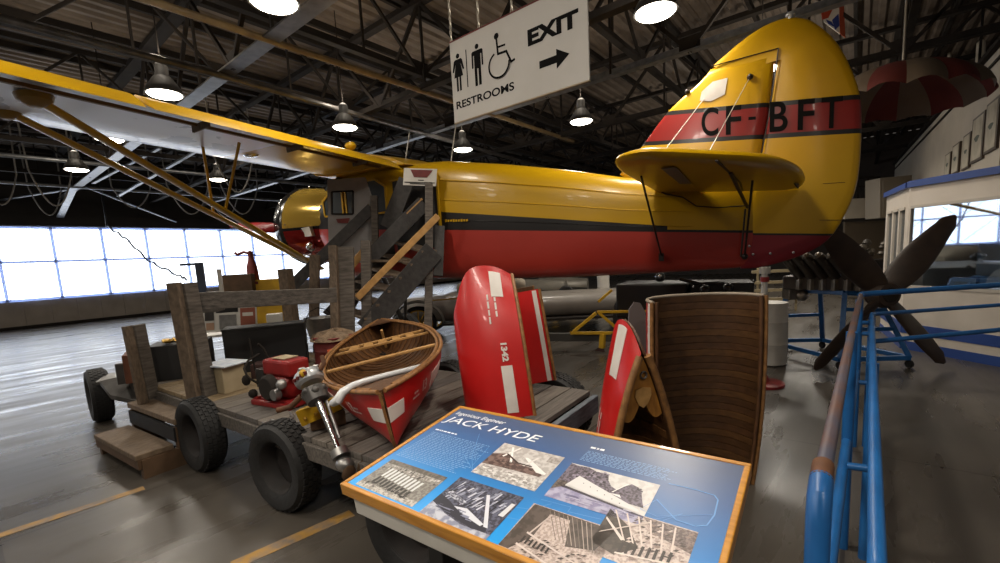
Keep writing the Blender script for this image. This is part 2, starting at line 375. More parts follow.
pts = [Vector(p) for p in ((4.177, 22.500, 3.752), (4.558, 22.000, 3.262), (4.984, 21.000, 2.290), (5.600, 20.000, 1.700), (5.723, 19.600, 1.535))]
fine = [Vector((pts[0].x, pts[0].y, 6.74))]
for i in range(len(pts) - 1):
    for j in range(8):
        t = j / 8; fine.append(pts[i].lerp(pts[i + 1], t) + Vector((0, 0, 0.05 * math.sin((i * 8 + j) * 1.6))))
tag(MB().tube(fine, 0.032, 6).obj('coiled_cord', M['black'], smooth=60), 'thin dark coiled cord hanging across the bright windows', 'cord')

# ---- high-bay lamps
shade_m = mat('lamp_shade', '#2c2926', 0.6)
bulb_m = emit('lamp_lens', '#fff6e6', 14.0)
LAMPS = ((2.52, 4.83), (2.49, 8.39), (2.44, 11.76), (2.45, 15.4), (5.44, 8.14), (5.63, 1.95), (8.86, 4.66), (5.51, 15.0), (8.65, 7.9), (2.5, 1.35), (-0.6, 1.35), (-0.6, 4.8), (-3.6, 4.8), (-0.6, -1.9), (-3.6, 1.35), (-3.6, 8.3), (-0.6, 8.3), (8.65, 1.3), (11.7, 1.3), (14.8, 1.3), (18.0, 1.3), (14.8, 4.8), (18.0, 4.8))  # lamps hidden behind the tail are added to brighten the right side
lamp0 = None
LAB = {0: 'bright round high-bay lamp at the top edge, left of the exit sign', 1: 'bright round high-bay lamp directly above the wing', 2: 'bright round high-bay lamp behind the wing and above its struts', 3: 'bright round high-bay lamp farthest left, low over the windows',
       4: 'bell-shaped high-bay lamp between the wing root and the restroom sign', 5: 'bright round high-bay lamp between the exit sign and the tail fin', 6: 'bell-shaped high-bay lamp below the lower right corner of the exit sign', 7: 'bright high-bay lamp seen between the two short wing struts', 8: 'small high-bay lamp peeking over the yellow fuselage roof'}
lt = bpy.data.lights.new('high_bay', 'AREA'); lt.shape = 'DISK'; lt.size = 0.42; lt.energy = LAMP_WATTS; lt.color = (1.0, 0.92, 0.80); lt.spread = math.radians(160)
ut = bpy.data.lights.new('roof_fill', 'POINT'); ut.shadow_soft_size = 0.12; ut.energy = ROOF_FILL; ut.color = (1.0, 0.88, 0.72)   # added point light above each shade to brighten the roof
for i, (lx, ly) in enumerate(LAMPS):
    lab = LAB.get(i, 'unseen high-bay lamp placed to light the hall')
    if i == 0:
        r = thing('high_bay_lamp', lab, 'lamp', (lx, ly, 4.5), 0, 'high-bay lamps under the roof')
        p = MB().lathe((0, 0, 0), (0, 0, 1), [(0.235, 0.01), (0.25, 0.0), (0.255, 0.02), (0.22, 0.10), (0.13, 0.24), (0.09, 0.28), (0.09, 0.42), (0.06, 0.46), (0.02, 0.48)], 28).obj('lamp_shade', shade_m, r, smooth=50, local=True)
        MB().lathe((0, 0, 0), (0, 0, 1), [(0.02, -0.045), (0.13, -0.035), (0.21, -0.01), (0.228, 0.005), (0.225, 0.012), (0.02, 0.012)], 28).obj('lens', bulb_m, r, smooth=50, local=True)
        MB().cyl((0, 0, 0.47), (0, 0, 2.22), 0.009, n=8).obj('hanger', M['steel_dark'], r, local=True)
        lamp0 = r
    else: r = dup(lamp0, (lx, ly, 4.5), None, lab)
    lo = bpy.data.objects.new('high_bay_light', lt); COL.objects.link(lo); lo.parent = r; lo.location = (0, 0, -0.06)
    up = bpy.data.objects.new('roof_fill_light', ut); COL.objects.link(up); up.parent = r; up.location = (0, 0, 0.60)

# ================================================================== the yellow bush plane
# local axes: x towards the nose from the rudder, y to the plane's left (towards the camera), z up from the floor
PLANE = thing('airplane', 'yellow, black and red high-wing bush plane marked CF-BFT', 'airplane', (6.366, 0.076, 0), math.atan2(0.978, -0.207))
YEL, RED, BLK = '#bd9207', '#a01a14', '#1c1918'

def livery(name, nodes_fn, rough=0.3):
    m = bpy.data.materials.new(name); m.use_nodes = True; nt = m.node_tree; b = nt.nodes['Principled BSDF']
    b.inputs['Roughness'].default_value = rough; b.inputs['Coat Weight'].default_value = 0.15
    tc = nt.nodes.new('ShaderNodeTexCoord'); sp = nt.nodes.new('ShaderNodeSeparateXYZ'); nt.links.new(tc.outputs['Object'], sp.inputs[0])
    nz = nt.nodes.new('ShaderNodeTexNoise'); nz.inputs['Scale'].default_value = 2.5; nz.inputs['Detail'].default_value = 6; nt.links.new(tc.outputs['Object'], nz.inputs['Vector'])
    bp = nt.nodes.new('ShaderNodeBump'); bp.inputs['Strength'].default_value = 0.06; bp.inputs['Distance'].default_value = 0.05
    nt.links.new(nz.outputs['Fac'], bp.inputs['Height']); nt.links.new(bp.outputs['Normal'], b.inputs['Normal'])
    def math_(op, a, c, d=None):
        n = nt.nodes.new('ShaderNodeMath'); n.operation = op
        for i, q in enumerate((a, c, d)):
            if q is None: continue
            if isinstance(q, (int, float)): n.inputs[i].default_value = q
            else: nt.links.new(q, n.inputs[i])
        return n.outputs[0]
    def mixc(f, a, c):
        n = nt.nodes.new('ShaderNodeMix'); n.data_type = 'RGBA'; nt.links.new(f, n.inputs['Factor'])
        for k, q in (('A', a), ('B', c)):
            if isinstance(q, str): n.inputs[k].default_value = lin(q)
            else: nt.links.new(q, n.inputs[k])
        return n.outputs['Result']
    nt.links.new(nodes_fn(sp.outputs['X'], sp.outputs['Y'], sp.outputs['Z'], math_, mixc, nz.outputs['Fac']), b.inputs['Base Color'])
    return m
def fus_paint(x, y, z, ma, mx, nz):
    bot = ma('ADD', ma('MULTIPLY', x, 0.08), 1.80)
    top = ma('MAXIMUM', ma('MULTIPLY', ma('ADD', ma('MULTIPLY', x, 0.141), 1.76), ma('GREATER_THAN', x, 1.88)), ma('ADD', bot, 0.03))
    c = mx(ma('GREATER_THAN', z, bot), mx(ma('MULTIPLY', nz, 0.6), '#a5342a', '#8a2a20'), BLK)
    return mx(ma('GREATER_THAN', z, top), c, mx(nz, YEL, '#b88f0a'))
def fin_paint(x, y, z, ma, mx, nz):
    t = ma('ADD', ma('MULTIPLY', x, 0.0974), 3.266); bt = ma('ADD', ma('MULTIPLY', x, 0.096), 2.868)
    def band(lo, hi): return ma('MULTIPLY', ma('GREATER_THAN', z, lo), ma('LESS_THAN', z, hi))
    c = mx(band(ma('ADD', bt, 0.0), t), mx(nz, YEL, '#b48a08'), BLK)
    c = mx(band(ma('ADD', bt, 0.05), ma('ADD', t, -0.05)), c, '#7c1c17')
    low = ma('ADD', ma('MULTIPLY', x, 0.08), 1.775)
    c = mx(ma('LESS_THAN', z, ma('ADD', low, 0.022)), c, BLK)
    return mx(ma('LESS_THAN', z, low), c, '#7d1a24')
FUSM = livery('fuselage_paint', fus_paint); FINM = livery('tail_paint', fin_paint)
def wing_glare_paint(x, y, z, ma, mx, nz):
    out = ma('GREATER_THAN', ma('ABSOLUTE', y, 0), 2.35)
    return mx(out, YEL, mx(ma('GREATER_THAN', nz, 0.56), '#d9dbe2', '#a9adb8'))  # pale outboard mottling imitates light reflected on the wing underside
WINGM = livery('wing_fabric', wing_glare_paint, 0.30)
YELM = mat('plane_yellow', YEL, 0.32, 0, '#b38906', 4, coat=0.15)
COWLM = livery('cowling_paint', lambda x, y, z, ma, mx, nz: mx(ma('GREATER_THAN', z, 2.42), '#7c1a18', mx(ma('GREATER_THAN', z, 2.47), BLK, '#a98a3a')), 0.14)
COWLM.node_tree.nodes['Principled BSDF'].inputs['Metallic'].default_value = .55
DKM = mat('dark_cabin', '#1f1c1a', 0.5)
GLS = mat('cabin_window', '#3c4043', 0.08, 0.0, spec=0.9)
WIRE = mat('bracing_wire', '#2a2320', 0.45, 0.3); WIREW = mat('pale_wire', '#b9b3a8', 0.4, 0.4)

def ring(s, hw, zb, zt, e=4.0, n=36):
    zc, hz = (zb + zt) / 2, (zt - zb) / 2; r = []
    for j in range(n):
        a = 2 * math.pi * j / n; c, d = math.cos(a), math.sin(a)
        r.append(Vector((s, hw * math.copysign(abs(c) ** (2 / e), c), zc + hz * math.copysign(abs(d) ** (2 / e), d))))
    return r
ST = [(0.86, .03, 1.50, 2.40, 2.5), (1.1, .08, 1.46, 2.48, 2.6), (1.6, .19, 1.44, 2.56, 3), (2.4, .33, 1.42, 2.70, 3.6), (3.2, .44, 1.41, 2.90, 4.2), (4.1, .54, 1.42, 3.09, 4.6), (5.0, .60, 1.45, 3.25, 5), (5.6, .62, 1.48, 3.30, 5)]
fb = MB().rings([ring(*q) for q in ST] + [ring(6.4, .62, 1.5, 3.3, 5), ring(7.1, .62, 1.53, 3.26, 5), ring(7.45, .61, 1.62, 3.05, 3.2), ring(7.6, .60, 1.93, 3.11, 2.2)])
fb.obj('fuselage', FUSM, PLANE, smooth=28, local=True)
# stringer lines under the fabric, door surround, cabin door opening, cockpit windows (left side)
sb = MB()
for fz in (0.50, 0.66, 0.82):
    for q0, q1 in zip(ST[2:-1], ST[3:]):
        a = Vector((q0[0], q0[1] * 1.0 + .002, q0[2] + (q0[3] - q0[2]) * fz)); c = Vector((q1[0], q1[1] * 1.0 + .002, q1[2] + (q1[3] - q1[2]) * fz)); sb.cyl(a, c, 0.006, n=6)
sb.obj('fabric_stringer', FUSM, PLANE, local=True)
MB().prism([(5.05, .612, 1.95), (5.05, .612, 3.0), (5.85, .63, 3.0), (5.85, .63, 1.95)], (0, .006, 0)).obj('doorway', DKM, PLANE, local=True)
wf = MB()
for c in ([(6.0, 2.55), (6.0, 2.95), (6.2, 3.08), (6.85, 3.08), (6.85, 2.55)], [(6.93, 2.6), (6.93, 3.08), (7.1, 3.05), (7.38, 2.85), (7.36, 2.6)]):
    f = MB().prism([(a, .618, z) for a, z in c], (0, .014, 0)).obj('side_window', GLS, PLANE, local=True)
    cc = c + [c[0]]; t = MB()
    for a, z in zip(cc, cc[1:]): t.beam((a[0], .628, a[1]), (z[0], .628, z[1]), .035, .03)
    t.obj('window_frame', YELM, f, local=True)
MB().prism([(7.12, .5, 3.22), (7.44, .5, 3.05), (7.44, -.5, 3.05), (7.12, -.5, 3.22)], (0.02, 0, .035)).obj('windscreen', GLS, PLANE, local=True)
# nameplate dashes on the black stripe, filler cap
t = MB()
for i in range(9): t.box((4.93 - .045 * i, .605, 2.33 - .003 * i), (.03, .006, .03 if i % 3 else .04))
t.obj('stripe_lettering', YELM, PLANE, local=True, label='small yellow lettering on the black stripe')
# door rim
t = MB()
for a, c in (((5.02, 1.93), (5.02, 3.02)), ((5.02, 3.02), (5.9, 3.02))): t.beam((a[0], .618, a[1]), (c[0], .63, c[1]), .04, .03)
t.obj('door_frame', YELM, PLANE, local=True)

# engine cowling, ring, exhaust, propeller
CZ = 2.53
MB().lathe((0, 0, CZ), (1, 0, 0), [(.60, 7.52), (.64, 7.75), (.68, 8.00), (.70, 8.12), (.725, 8.38)], 44, caps=False).obj('engine_cowling', COWLM, PLANE, smooth=40, local=True)
MB().lathe((0, 0, CZ), (1, 0, 0), [(.72, 8.36), (.742, 8.39), (.745, 8.44), (.73, 8.52), (.69, 8.63), (.63, 8.66), (.60, 8.60), (.62, 8.40), (.66, 8.14)], 44, caps=False, loop=True).obj('cowling_ring', mat('ring_black', '#181716', 0.2, 0, coat=.4), PLANE, smooth=40, local=True)
for k in range(9):
    a = math.radians(40 * k + 10); d = Vector((0, math.sin(a), math.cos(a)))
    MB().ball(Vector((8.25, 0, CZ)) + d * .745, .016, 8).obj('cowling_fastener', M['chrome'], PLANE, smooth=60, local=True)
    MB().ball(Vector((8.52, 0, CZ)) + d * .735, .016, 8).obj('cowling_fastener', M['chrome'], PLANE, smooth=60, local=True)
e = MB().lathe((0, 0, CZ), (1, 0, 0), [(.02, 8.20), (.3, 8.22), (.3, 8.45), (.18, 8.60), (.1, 8.70), (.02, 8.72)], 20)
for k in range(9):
    a = math.radians(40 * k); d = Vector((0, math.sin(a), math.cos(a))); p = Vector((8.35, 0, CZ))
    for h in range(5): e.cyl(p + d * (.3 + .06 * h), p + d * (.33 + .06 * h), .10, n=12)
    e.cyl(p + d * .25, p + d * .6, .075, n=12)
e.obj('radial_engine', M['steel_dark'], PLANE, smooth=40, local=True)
MB().prism([(8.08, .50, 2.30), (8.08, .55, 2.44), (7.70, .60, 2.46), (7.70, .56, 2.30)], (0, .1, 0)).obj('cowling_lettering_patch', M['white'], PLANE, local=True)
x_ = MB().tube([(8.05, .45, 2.02), (8.00, .62, 1.98), (7.80, .75, 1.95), (7.55, .80, 1.94)], [.05, .055, .055, .055], 12); x_.ball((7.85, .58, 2.12), .09, 10); x_.ball((7.95, .52, 2.2), .06, 10)
x_.obj('exhaust_pipe', M['chrome'], PLANE, smooth=50, local=True)
pr = MB(); 
for sg in (1, -1):
    def blade(u, v, sg=sg):
        r = 0.12 + u * 1.24; ch = .10 + .10 * math.sin(min(1, u * 1.25) * math.pi * .62); ch *= (1 - max(0, u - .86) / .14 * .7) ; a = 2 * math.pi * v; tw = math.radians(62 - 44 * u)
        cx, cz = ch * math.cos(a) * .8, .022 * math.sin(a) * (1.4 - u)
        return Vector((8.86 + cx * math.cos(tw) * .6 - cz * math.sin(tw), sg * r, CZ + cx * math.sin(tw) + cz * math.cos(tw)))
    pr.rings([[blade(i / 10, j / 14) for j in range(14)] for i in range(11)])
pp = pr.obj('propeller', mat('propeller_red', '#7d1a1a', .35), PLANE, smooth=50, local=True)
MB().lathe((0, 0, CZ), (1, 0, 0), [(.02, 8.70), (.12, 8.72), (.12, 8.94), (.05, 9.02), (.01, 9.03)], 20).obj('propeller_hub', M['alu'], pp, smooth=40, local=True)

# wing: one panel each side, with aileron and flap strips behind it
FOIL = [(1, 0.0), (.85, .055), (.6, .105), (.35, .125), (.15, .105), (.05, .06), (0, .0), (.05, -.035), (.2, -.05), (.5, -.035), (.8, -.012), (1, -.004)]
def wsec(l, c0, c1, zte, zle):
    return [Vector((c0 + (c1 - c0) * (1 - u), l, (zte + (zle - zte) * (1 - u)) + w * (c1 - c0))) for u, w in FOIL]
TE, LE, ZT, ZL = 5.58, 7.6, 3.22, 3.40
def panel(sgn, l0, l1, c0, c1, z0, z1, tip=True, root=False):
    rr = []; n = 14
    for i in range(n + 1):
        l = l0 + (l1 - l0) * i / n; k = 1.0
        if tip and l > 7.0: k = math.sqrt(max(0.02, 1 - ((l - 7.0) / .86) ** 2))
        mid = c0 + (c1 - c0) * .6
        a, c = mid + (c0 - mid) * k, mid + (c1 - mid) * k
        rr.append(wsec(sgn * l, a, c, z0 + .02 * l / 7, z1 + .02 * l / 7))
    return MB().rings(rr)
for sg in (1, -1):
    w = panel(sg, .45, 7.84, TE + .27, LE, ZT + .045, ZL).obj('wing', WINGM, PLANE, smooth=40, local=True)
    # slotted flap (inboard) and aileron (outboard), set just behind and below the rear spar
    for nm, la, lb in (('flap', .75, 4.0), ('aileron', 4.06, 7.2)):
        panel(sg, la, lb, TE - .03, TE + .28, ZT - .085, ZT + .08, tip=False).obj(nm, YELM, w, smooth=40, local=True)
    for l in (1.2, 2.3, 3.4, 5.6): MB().beam((TE + .22, sg * l, ZT + .0), (TE + .50, sg * l, ZT - .01), .02, .07).obj('hinge_bracket', M['tan_wood'], w, local=True)
    hl = MB().beam((TE + .42, sg * .7, ZT + .005), (TE + .42, sg * 7.2, ZT + .03), .035, .03); hl.obj('hinge_fairing', mat('brown_seam', '#6b4e22', .5) if sg == 1 else bpy.data.materials['brown_seam'], w, local=True)
# wing root fairing over the cabin and the trailing edge fillet
MB().rings([wsec(l, TE + .0 - .25 * (1 - abs(l) / .62), LE, ZT + .02, ZL - .02) for l in (-.62, -.3, 0, .3, .62)]).obj('wing_centre_section', YELM, PLANE, smooth=40, local=True)
# lift struts (streamlined tubes) and jury struts, left side in view and right side beyond
for sg in (1, -1):
    lo = (7.55, sg * .66, 1.72)
    for a, lw in (((6.30, sg * 4.50, 3.25), .055), ((7.08, sg * 4.44, 3.31), .055)):
        d, s, u = frame(Vector(a) - Vector(lo), (0, 0, 1))
        pts = [[Vector(e_) + Vector((math.cos(t) * .075, 0, 0)) + u * math.sin(t) * .026 for t in [2 * math.pi * j / 12 for j in range(12)]] for e_ in (lo, a)]
        MB().rings(pts).obj('lift_strut', YELM, PLANE, smooth=50, local=True)
    st_ = MB()
    for f, q in ((.52, (6.25, sg * 2.80, 3.22)), (.50, (6.95, sg * 2.80, 3.3))):
        a = Vector(lo).lerp(Vector((6.30, sg * 4.5, 3.25)) if q[0] < 6.5 else Vector((7.08, sg * 4.44, 3.31)), f); st_.cyl(a, q, .017, n=8)
    st_.obj('jury_strut', YELM, PLANE, smooth=50, local=True)
    f_ = MB().rings([[Vector((6.3 + .16 * math.cos(t) * k, sg * (4.5 + .12 * math.sin(t) * k), zz)) for t in [2 * math.pi * j / 16 for j in range(16)]] for k, zz in ((1, 3.27), (.9, 3.225), (.35, 3.18))])
    f_.obj('strut_fairing', mat('olive_fairing', '#86681c', .5) if sg == 1 else bpy.data.materials['olive_fairing'], PLANE, smooth=40, local=True); f_ = MB()
    f_.rings([[Vector((7.08 + .15 * math.cos(t) * k, sg * (4.44 + .11 * math.sin(t) * k), zz)) for t in [2 * math.pi * j / 16 for j in range(16)]] for k, zz in ((1, 3.33), (.9, 3.29), (.35, 3.24))])
    f_.obj('strut_fairing', bpy.data.materials['olive_fairing'], PLANE, smooth=40, local=True)
# landing lamp bulge and aerial posts on the roof
MB().ball((6.9, 2.2, 3.3), .09, 10, sc=(1.6, 1, .5)).obj('wing_lamp', M['chrome'], PLANE, smooth=60, local=True)
MB().cyl((5.1, .1, 3.24), (4.95, .1, 3.85), .008, n=6).cyl((6.0, .1, 3.34), (5.85, .1, 3.85), .008, n=6).obj('aerial', WIREW, PLANE, local=True)
MB().ball((5.9, 1.4, 3.40), .07, 8, sc=(1.3, 1, .8)).obj('filler_cap', YELM, PLANE, smooth=60, local=True)

# fin and rudder: rounded solids from their outlines
def slab(outline, thick, mid_s, name, m, le=True):
    # outline in (s, z); thickness falls towards the edges
    n = len(outline); cx = sum(p[0] for p in outline) / n; cz = sum(p[1] for p in outline) / n
    rr = []
    for k, t in ((1.0, .10), (.985, .5), (.95, .8), (.86, 1.0)):
        rr.append((k, t))
    loops = [[Vector((cx + (p[0] - cx) * k, t * thick / 2, cz + (p[1] - cz) * k)) for p in outline] for k, t in reversed(rr)]
    loops += [[Vector((cx + (p[0] - cx) * k, -t * thick / 2, cz + (p[1] - cz) * k)) for p in outline] for k, t in rr]
    return MB().rings(loops).obj(name, m, PLANE, smooth=45, local=True)
def smooth_pts(pts, n=4):
    out = []
    P = [Vector((p[0], p[1], 0)) for p in pts]; k = len(P)
    for i in range(k - 1):
        a, b_, c, d = P[max(i - 1, 0)], P[i], P[i + 1], P[min(i + 2, k - 1)]
        for j in range(n):
            t = j / n
            q = 0.5 * ((2 * b_) + (c - a) * t + (2 * a - 5 * b_ + 4 * c - d) * t * t + (3 * b_ - a - 3 * c + d) * t ** 3); out.append((q.x, q.y))
    return out + [(P[-1].x, P[-1].y)]
FIN = [(.93, 2.35), (2.32, 2.62)] + smooth_pts([(2.5, 2.76), (2.24, 3.04), (1.89, 3.45), (1.52, 3.73), (1.40, 3.85)], 3) + [(.735, 3.89), (.80, 3.2), (.90, 2.6)]
slab(FIN, .10, 1.4, 'fin', FINM)
RUD = smooth_pts([(1.38, 3.885), (1.09, 4.08), (.86, 4.19), (.65, 4.22), (.5, 4.18), (.37, 4.09), (.16, 3.82), (-.02, 3.37), (-.07, 3.0), (-.06, 2.38), (.04, 2.01), (.19, 1.74), (.4, 1.60), (.64, 1.51), (.88, 1.455), (1.06, 1.45)], 3) + [(1.04, 1.9), (.89, 2.6), (.79, 3.2), (.70, 3.915)]
rud = slab(RUD, .09, .4, 'rudder', FINM)
MB().ball((.60, 0, 4.245), .035, 10, sc=(1.6, 1, 1)).cyl((.6, 0, 4.2), (.6, 0, 4.24), .03, n=10).obj('tail_lamp', M['silver'], rud, smooth=60, local=True)
t = MB()
for a, c in (((1.39, 3.868), (.715, 3.905)), ((.715, 3.905), (.79, 3.2)), ((.79, 3.2), (.885, 2.62))):
    for sg in (1, -1): t.cyl((a[0], sg * .047, a[1]), (c[0], sg * .047, c[1]), .006, n=6)
t.obj('hinge_gap', WIRE, rud, local=True)
t = MB()
for a, c in (((.06, 2.36), (.26, 2.37)), ((.04, 1.95), (.28, 1.97))): t.cyl((a[0], .046, a[1]), (c[0], .046, c[1]), .003, n=6)
t.obj('tab_hinge', WIRE, rud, local=True)
for c in ((.97, 1.72), (.93, 1.62), (.75, 1.62), (.52, 1.62)): MB().ball((c[0], .055, c[1]), .015, 8).obj('rivet_lamp', M['silver'], rud, smooth=60, local=True)
# registration on both faces
def sideletters(s, x0, w, h, zfn, parent, sg):
    vs, fs = text_fit(s, w, h, bold=0.016)
    out = []
    for v in vs:
        x = x0 - v.x if sg == 1 else x0 - w + v.x
        out.append(Vector((x, sg * .0535, zfn(x) + v.y)))
    MB().add(out, fs).prism([(x0 + .001, sg * .049, zfn(x0)), (x0, sg * .049, zfn(x0)), (x0, sg * .049, zfn(x0) + .001)], (0, sg * .0005, 0)).obj('registration_lettering', M['sign_black'], parent, local=True, label='black letters of the registration', fix=False)
zb_ = lambda x: 2.935 + .097 * x
finobj = [o for o in PLANE.children if o.name.startswith('fin')][0]
for sg in (1, -1):
    sideletters('C', 1.50, .185, .33, zb_, finobj, sg); sideletters('F', 1.235, .16, .33, zb_, finobj, sg); sideletters('-', 1.00, .075, .035, lambda x: zb_(x) + .15, finobj, sg)
    sideletters('B', .785, .175, .33, zb_, rud, sg); sideletters('F', .515, .155, .33, zb_, rud, sg); sideletters('T', .30, .19, .33, zb_, rud, sg)
# patches, stay fittings on the fin
MB().prism([(1.52, .052, 3.50), (1.50, .052, 3.60), (1.38, .05, 3.69), (1.22, .05, 3.70), (1.25, .052, 3.52), (1.40, .052, 3.47)], (0, .004, 0)).obj('repair_patch', M['canoe_white'], finobj, local=True, label='pale torn patch above the red band')
t = MB().ball((.99, .05, 3.66), .035, 8).ball((1.66, .045, 3.64), .03, 8); t.obj('wire_fitting', WIRE, finobj, local=True)

# tailplane with elevator (both sides), struts and wires
TPO = smooth_pts([(2.02, .12), (2.06, .9), (2.10, 1.7), (2.09, 2.2), (2.0, 2.52), (1.81, 2.67), (1.62, 2.60), (1.41, 2.45), (.95, 2.08), (.68, 1.5), (.52, .75), (.47, .2)], 3)
zt_ = lambda s: 2.37 + .075 * (s - .4)
for sg in (1, -1):
    loops = []
    cx, cy = 1.3, 1.1
    for k, t in ((.80, -1), (.95, -.8), (.99, -.4), (1, 0), (.99, .4), (.95, .8), (.80, 1)):
        loops.append([Vector((cx + (p[0] - cx) * k, sg * (cy + (p[1] - cy) * k if p[1] > .3 else p[1]), zt_(p[0]) + t * .05)) for p in TPO])
    tp = MB().rings(loops).obj('tailplane', YELM, PLANE, smooth=45, local=True)
    t = MB()
    for a, c in (((1.30, 2.40), (1.10, 1.0)), ((1.10, 1.0), (1.05, .15))): t.beam((a[0], sg * a[1], zt_(a[0]) - .052), (c[0], sg * c[1], zt_(c[0]) - .052), .02, .008)
    t.obj('elevator_gap', WIRE, tp, local=True)
    MB().prism([(1.72, sg * 2.2, zt_(1.72) - .053), (1.60, sg * 2.2, zt_(1.6) - .053), (1.55, sg * 1.1, zt_(1.55) - .053), (1.66, sg * 1.1, zt_(1.66) - .053)], (0, 0, -.004)).obj('tailplane_panel', mat('grey_panel', '#6d6253', .5) if sg == 1 else bpy.data.materials['grey_panel'], tp, local=True)
    MB().cyl((1.20, sg * 1.75, zt_(1.2) - .05), (1.0, sg * .12, 2.18), .018, n=8).obj('tailplane_strut', WIRE, tp, local=True)
    MB().cyl((1.0, sg * 1.15, zt_(1.0) - .05), (1.02, sg * .12, 1.60), .011, n=8).cyl((1.02, sg * .12, 2.16), (1.06, sg * .12, 1.60), .011, n=8).ball((1.02, sg * .12, 1.60), .04, 8).obj('bracing_rod', WIRE, tp, local=True)
    MB().cyl((1.95, sg * 1.75, zt_(1.95) - .05), (1.95, sg * .28, 1.66), .011, n=8).box((1.95, sg * .28, 1.64), (.06, .03, .1)).obj('flying_wire', WIRE, tp, local=True)
    MB().cyl((1.47, sg * .05, 3.52), (1.9, sg * 1.5, zt_(1.9) + .05), .005, n=6).cyl((1.0, sg * .05, 3.64), (1.42, sg * 1.7, zt_(1.42) + .05), .005, n=6).obj('landing_wire', WIREW, tp, local=True)
    MB().tube([(2.1, sg * .26, 2.55), (1.9, sg * .25, 2.42), (1.7, sg * .22, 2.36), (1.55, sg * .2, 2.24), (1.3, sg * .16, 2.2), (.98, sg * .09, 2.2)], .008, 6).obj('fairing_edge', WIRE, tp, smooth=60, local=True)
# control horn, lift handle
MB().beam((.62, .75, 2.37), (.56, .62, 2.31), .012, .05).obj('elevator_horn', WIRE, PLANE, local=True)
# main undercarriage and tail trestle
for sg in (1, -1):
    g = MB().cyl((7.2, sg * .45, 1.6), (7.15, sg * .95, .45), .05, n=12).cyl((6.6, sg * .45, 1.6), (7.1, sg * .93, .5), .035, n=12).cyl((7.15, sg * .7, .36), (7.15, sg * .99, .36), .04, n=12).obj('gear_leg', M['steel_grey'], PLANE, smooth=50, local=True)
    MB().lathe((7.15, sg * 1.0, .36), (0, 1, 0), [(.12, -.1), (.30, -.11), (.355, -.06), (.36, 0), (.355, .06), (.30, .11), (.12, .1)], 28).obj('wheel', M['rubber'], g, smooth=40, local=True)
o = thing('tail_trestle', 'white jack post with red collar holding up the plane tail', 'stand', tuple(WM[PLANE.name] @ Vector((.8, 0, 0))))
b_ = WM[PLANE.name]
def pw(s, l, z): return b_ @ Vector((s, l, z))
MB().cyl(pw(.8, 0, 0.05), pw(.8, 0, 1.40), .035, n=14).cyl(pw(.8, 0, 1.38), pw(.8, 0, 1.46), .06, n=14).obj('post', M['white'], o, smooth=50)
MB().cyl(pw(.8, 0, 1.28), pw(.8, 0, 1.34), .05, n=14).obj('collar', M['red_paint'], o, smooth=50, label='red collar')
MB().lathe(pw(.8, 0, 0), (0, 0, 1), [(.02, 0), (.24, 0), (.24, .03), (.08, .05), (.05, .12), (.02, .12)], 24).obj('base_plate', M['red_paint'], o, smooth=40)
# small sign taped over the cabin door
sg_ = thing('door_sign', 'small white notice with red emblem above the plane cabin door', 'sign', (0, 0, 0))
q = [Vector((4.305, 5.094, 3.087)), Vector((4.600, 4.728, 3.049)), Vector((4.581, 4.753, 2.813)), Vector((4.284, 5.120, 2.852))]
nrm = (q[1] - q[0]).cross(q[3] - q[0]).normalized()
if nrm.dot(Vector((0.778, .628, 0))) > 0: nrm = -nrm
sg_.location = q[3]; WM[sg_.name] = Matrix.Translation(q[3])
MB().prism(q, -nrm * .02).obj('board', M['white'], sg_)
def onq(u, v): return q[0].lerp(q[1], u).lerp(q[3].lerp(q[2], u), v) + nrm * .003
MB().prism([onq(.2, .08), onq(.88, .08), onq(.72, .52), onq(.32, .52)], nrm * .003).obj('emblem', M['dull_red'], sg_, label='red trapezoid emblem')
t = MB()
for v, u0, u1 in ((.66, .45, .62), (.80, .04, .96), (.88, .2, .8)): t.prism([onq(u0, v), onq(u1, v), onq(u1, v + .05), onq(u0, v + .05)], nrm * .002)
t.obj('print_line', M['sign_black'], sg_)

# ================================================================== flat-deck wagon with the canoe, pump and outboard
DK = 0.58
TY = math.radians(3.5)
TR = thing('flat_deck_wagon', 'long grey timber flat-deck wagon on black tyres carrying canoe and engines', 'wagon', (1.52, 1.62, 0), TY)
WMT = WM[TR.name]
def tw(a, b, z): return WMT @ Vector((a, b, z))          # a to the right across the wagon, b towards the windows
TW, TL = 1.80, 5.0
# deck planks laid across, each a board with its own tone
b0 = 0.0; k = 0
tones = [mat('deck_plank_%d' % i, c1, 0.72, 0, c2, 3.5, (1.2, 16, 4), bump=0.25, bscale=7) for i, (c1, c2) in enumerate((('#6a635c', '#4b4540'), ('#5f5954', '#423d39'), ('#736b62', '#544d46')))] + [M['deck_tan']]
while b0 < TL - .01:
    wdt = 0.185; mt = tones[(k * 2 + k // 3) % 3]
    if 2.9 < b0 < 4.2: mt = tones[3]
    MB().box((TW / 2, b0 + wdt / 2, DK - .02), (TW, wdt - .012, .04)).obj('deck_board', mt, TR, bevel=.004, local=True); b0 += wdt; k += 1
MB().box((-.0, TL / 2, DK - .10), (.05, TL, .115)).obj('side_beam', M['weathered_h'], TR, bevel=.006, local=True)
MB().box((TW, TL / 2, DK - .10), (.05, TL, .115)).obj('side_beam', M['weathered_h'], TR, bevel=.006, local=True)
MB().box((TW / 2, -.03, DK - .115), (TW + .06, .05, .15)).obj('end_beam', mat('end_board', '#6b7078', .7, 0, '#4d5258', 4, (2, 12, 12), bump=.2), TR, bevel=.006, local=True)
MB().box((TW / 2, -.03 + .12, DK - .25), (TW - .5, .10, .14)).obj('cross_beam', mat('brown_beam', '#6b4a30', .8, 0, '#4c3320', 5), TR, bevel=.006, local=True)
